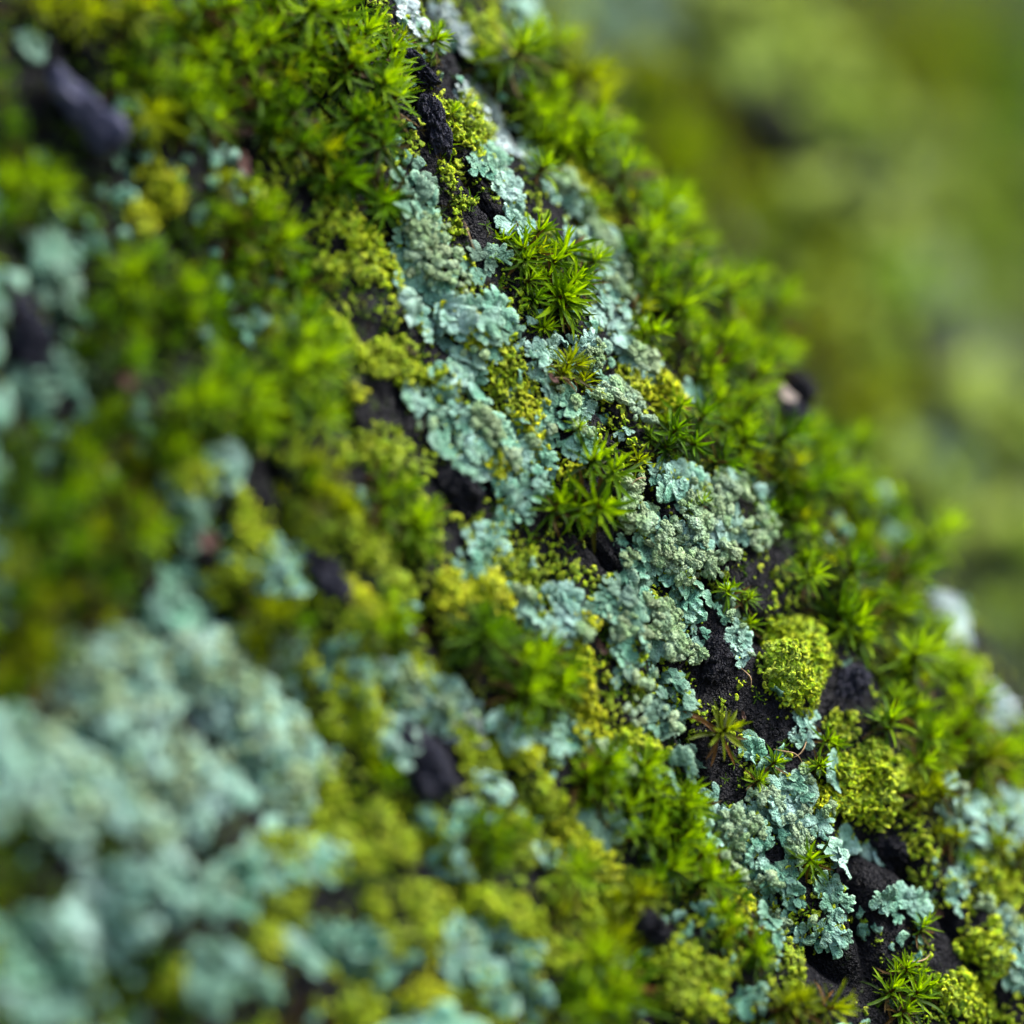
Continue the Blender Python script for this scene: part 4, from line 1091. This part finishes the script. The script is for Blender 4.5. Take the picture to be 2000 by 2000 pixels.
moss('far blurred moss filling the top right corner, lower part', [(1900, 230), (1850, 280), (1960, 320), (1920, 380), (1980, 440), (1980, 200), (1960, 540), (1920, 100)], .55, 'dark', 5, 60, False, **FARK)

# ------------------------------------------------------------------ uncountable growth on the bark between the larger plants
BARE = [(1740, 1720, 70, 120), (1640, 1890, 80, 80), (1395, 1290, 55, 90), (900, 960, 80, 50), (840, 1500, 80, 70), (1180, 1085, 70, 36), (1640, 1370, 60, 60), (800, 1740, 60, 70),
        (1860, 1850, 50, 90), (740, 780, 70, 60), (520, 950, 60, 70), (1450, 1170, 50, 50), (1390, 1480, 50, 50), (250, 1200, 80, 60), (300, 1060, 60, 60), (970, 1800, 60, 40), (640, 880, 60, 50)]   # patches of bare bark
def fill(name, label, count, tmpl, size, mat, dark_limit, seed, area, norm_jit=.4, tall=1., noise_f=1.2, lift=0., bare=True, outside=False):
    R = random.Random(seed); pts = []
    cand = 0
    while len(pts) < count and cand < count * 6:
        cand += 1
        px, py = R.uniform(area[0], area[2]), R.uniform(area[1], area[3])
        if outside and -30 < px < 2030 and -30 < py < 2030: continue
        if bare and any(((px - bx) / rx) ** 2 + ((py - by) / ry) ** 2 < R.uniform(.5, 1.3) for bx, by, rx, ry in BARE): continue
        h = hit(px, py)
        if h is None or h[0].y > 3.2: continue
        pts.append(h)
    P = np.array([h[0] for h in pts])
    v = noise(P * noise_f + seed) + .4 * noise(P * noise_f * 4 + seed)
    mats = []
    for (p, n), w in zip(pts, v):
        if w < dark_limit + R.uniform(-.1, .1): continue
        nn = (n + Vector((R.gauss(0, norm_jit), R.gauss(0, norm_jit), R.gauss(0, norm_jit)))).normalized()
        s = size * R.uniform(.4, 1.4) * (1 + .15 * max(0, -p.y - .5))
        mats.append(frame(p + n * lift * s, nn, Vector((R.gauss(0, 1), R.gauss(0, 1), R.gauss(0, 1))), (s, s, s * tall)))
    V, F, at = join_batch(tmpl, [(R.randrange(len(tmpl)), m) for m in mats], [R.random() for _ in mats], (0, 0, 0))
    o = link(name, make_mesh(name, V, F, at), None, mat)
    o['kind'] = 'stuff'; o['label'] = label; o['category'] = 'ground cover'
    return o
AREA = (-60, -60, 2060, 2060)
GRAIN = [(ico(0)[0] * (1 + .4 * np.random.default_rng(k).normal(size=(12, 1))).clip(.4, 1.7), ico(0)[1], np.full(12, .5)) for k in range(6)]
SPRIG = []
for k in range(4):
    R = random.Random(60 + k); Vs, Fs, A = [], [], []; c = 0
    for (L, W, h, inc, az, cv, fo) in shoot_plan(R, 7):
        V, Fq, t = leaf_strip(L, W * 1.2, cv, fo, 0, 4)
        Mx = np.array(leaf_matrix(0, max(inc, .2), az)); Vs.append(V @ Mx[:3, :3].T + Mx[:3, 3]); Fs.append(Fq + c); c += len(V); A.append(t)
    SPRIG.append((np.concatenate(Vs), np.concatenate(Fs), np.concatenate(A)))
fill('bark_grit', 'dark gritty grains on the bark surface', 16000, GRAIN, .0075, BARK_GRIT, -.1, 31, AREA, lift=.3, noise_f=.9, bare=False)
fill('algae_grains', 'yellow-green algal grains dusting the dark bark', 22000, GRAIN, .0075, LIME, .12, 5, AREA, lift=.5, noise_f=2.6)
fill('lichen_crumbs', 'tiny yellow lichen crumbs strewn between the larger patches', 15000, LOBULES, .024, LIME, .02, 8, (500, -60, 2060, 2060), noise_f=2.4, lift=.5)
fill('lichen_crust', 'bright lemon-green crumbly crust filling gaps between the plants', 12000, LOBULES, .020, YELLOW, .26, 17, (560, 500, 2060, 2060), noise_f=2.0, lift=.8)
fill('lichen_flakes', 'tiny grey lichen flakes strewn between the larger patches', 3500, LOBULES, .045, GREY, .25, 13, AREA, noise_f=1.4, lift=.3, norm_jit=.3)
fill('low_moss', 'short dark moss carpet creeping over the bark', 6500, SPRIG, .065, MOSS_DARK, .08, 21, AREA, noise_f=1.1, norm_jit=.35)

# ------------------------------------------------------------------ litter: dry straws caught among the plants
STRAW = plain('dry_straw', (.30, .19, .09), .7, 20)
def straw(px, py, length, rot, label, seed, lift=.09, rad=.0045):
    p, n = anchor(px, py); R = random.Random(seed); k = FRAME / 2000
    m = 12; t = np.linspace(-.5, .5, m)
    L = length * k
    c = np.stack([t * L, .10 * L * np.sin(t * 4 + R.uniform(0, 6)), .12 * L * np.cos(t * 3) + .02 * L * np.sin(t * 9)], 1)
    a = np.linspace(0, 2 * math.pi, 6, endpoint=False)
    V = np.concatenate([c[i] + rad * (1.15 - abs(t[i]) * 1.4) * np.stack([a * 0, np.cos(a), np.sin(a)], 1) for i in range(m)])
    Fq = np.array([(i * 6 + j, i * 6 + (j + 1) % 6, (i + 1) * 6 + (j + 1) % 6, (i + 1) * 6 + j) for i in range(m - 1) for j in range(6)])
    r = math.radians(rot)
    o = link('dry_straw', make_mesh('dry_straw', V, Fq), None, STRAW, frame(p + n * lift, n, Vector((math.cos(r), 0, -math.sin(r))), 1.0))
    o['label'] = label; o['category'] = 'straw'; o['group'] = 'dry straws among the plants'
straw(1525, 1483, 70, 25, 'thin tan straw at the start of the lichen tongue', 1)
straw(1545, 1468, 46, -30, 'short tan straw crossing above the lichen tongue', 2)
straw(1085, 752, 50, 15, 'thin straw under the small moss tuft', 3)
straw(1440, 1330, 44, 60, 'brown straw on the gritty slope', 4)
straw(900, 470, 60, 60, 'pale straw on the wrinkled teal lichen', 5)
straw(1780, 1880, 60, -20, 'thin straw on the black bark above the bright clump', 6)
straw(1230, 945, 40, -25, 'short straw beside the granular swelling', 7)

# the growth goes on beyond the edges of the view
WIDE = (-900, -800, 2700, 2900)
fill('moss_mat', 'green moss mat continuing along the trunk beyond the main patch', 3600, SPRIG, .24, MOSS, -.05, 41, WIDE, noise_f=.7, norm_jit=.35, outside=True)
fill('outer_lichen_flakes', 'grey-green lichen flakes continuing along the trunk beyond the main patch', 3600, LOBULES, .13, GREY, .05, 43, WIDE, noise_f=.8, norm_jit=.25, lift=.2, outside=True)
fill('outer_lichen_crumbs', 'yellow lichen crumbs continuing along the trunk beyond the main patch', 5000, LOBULES, .045, YELLOW, .12, 47, WIDE, noise_f=1.2, lift=.4, outside=True)
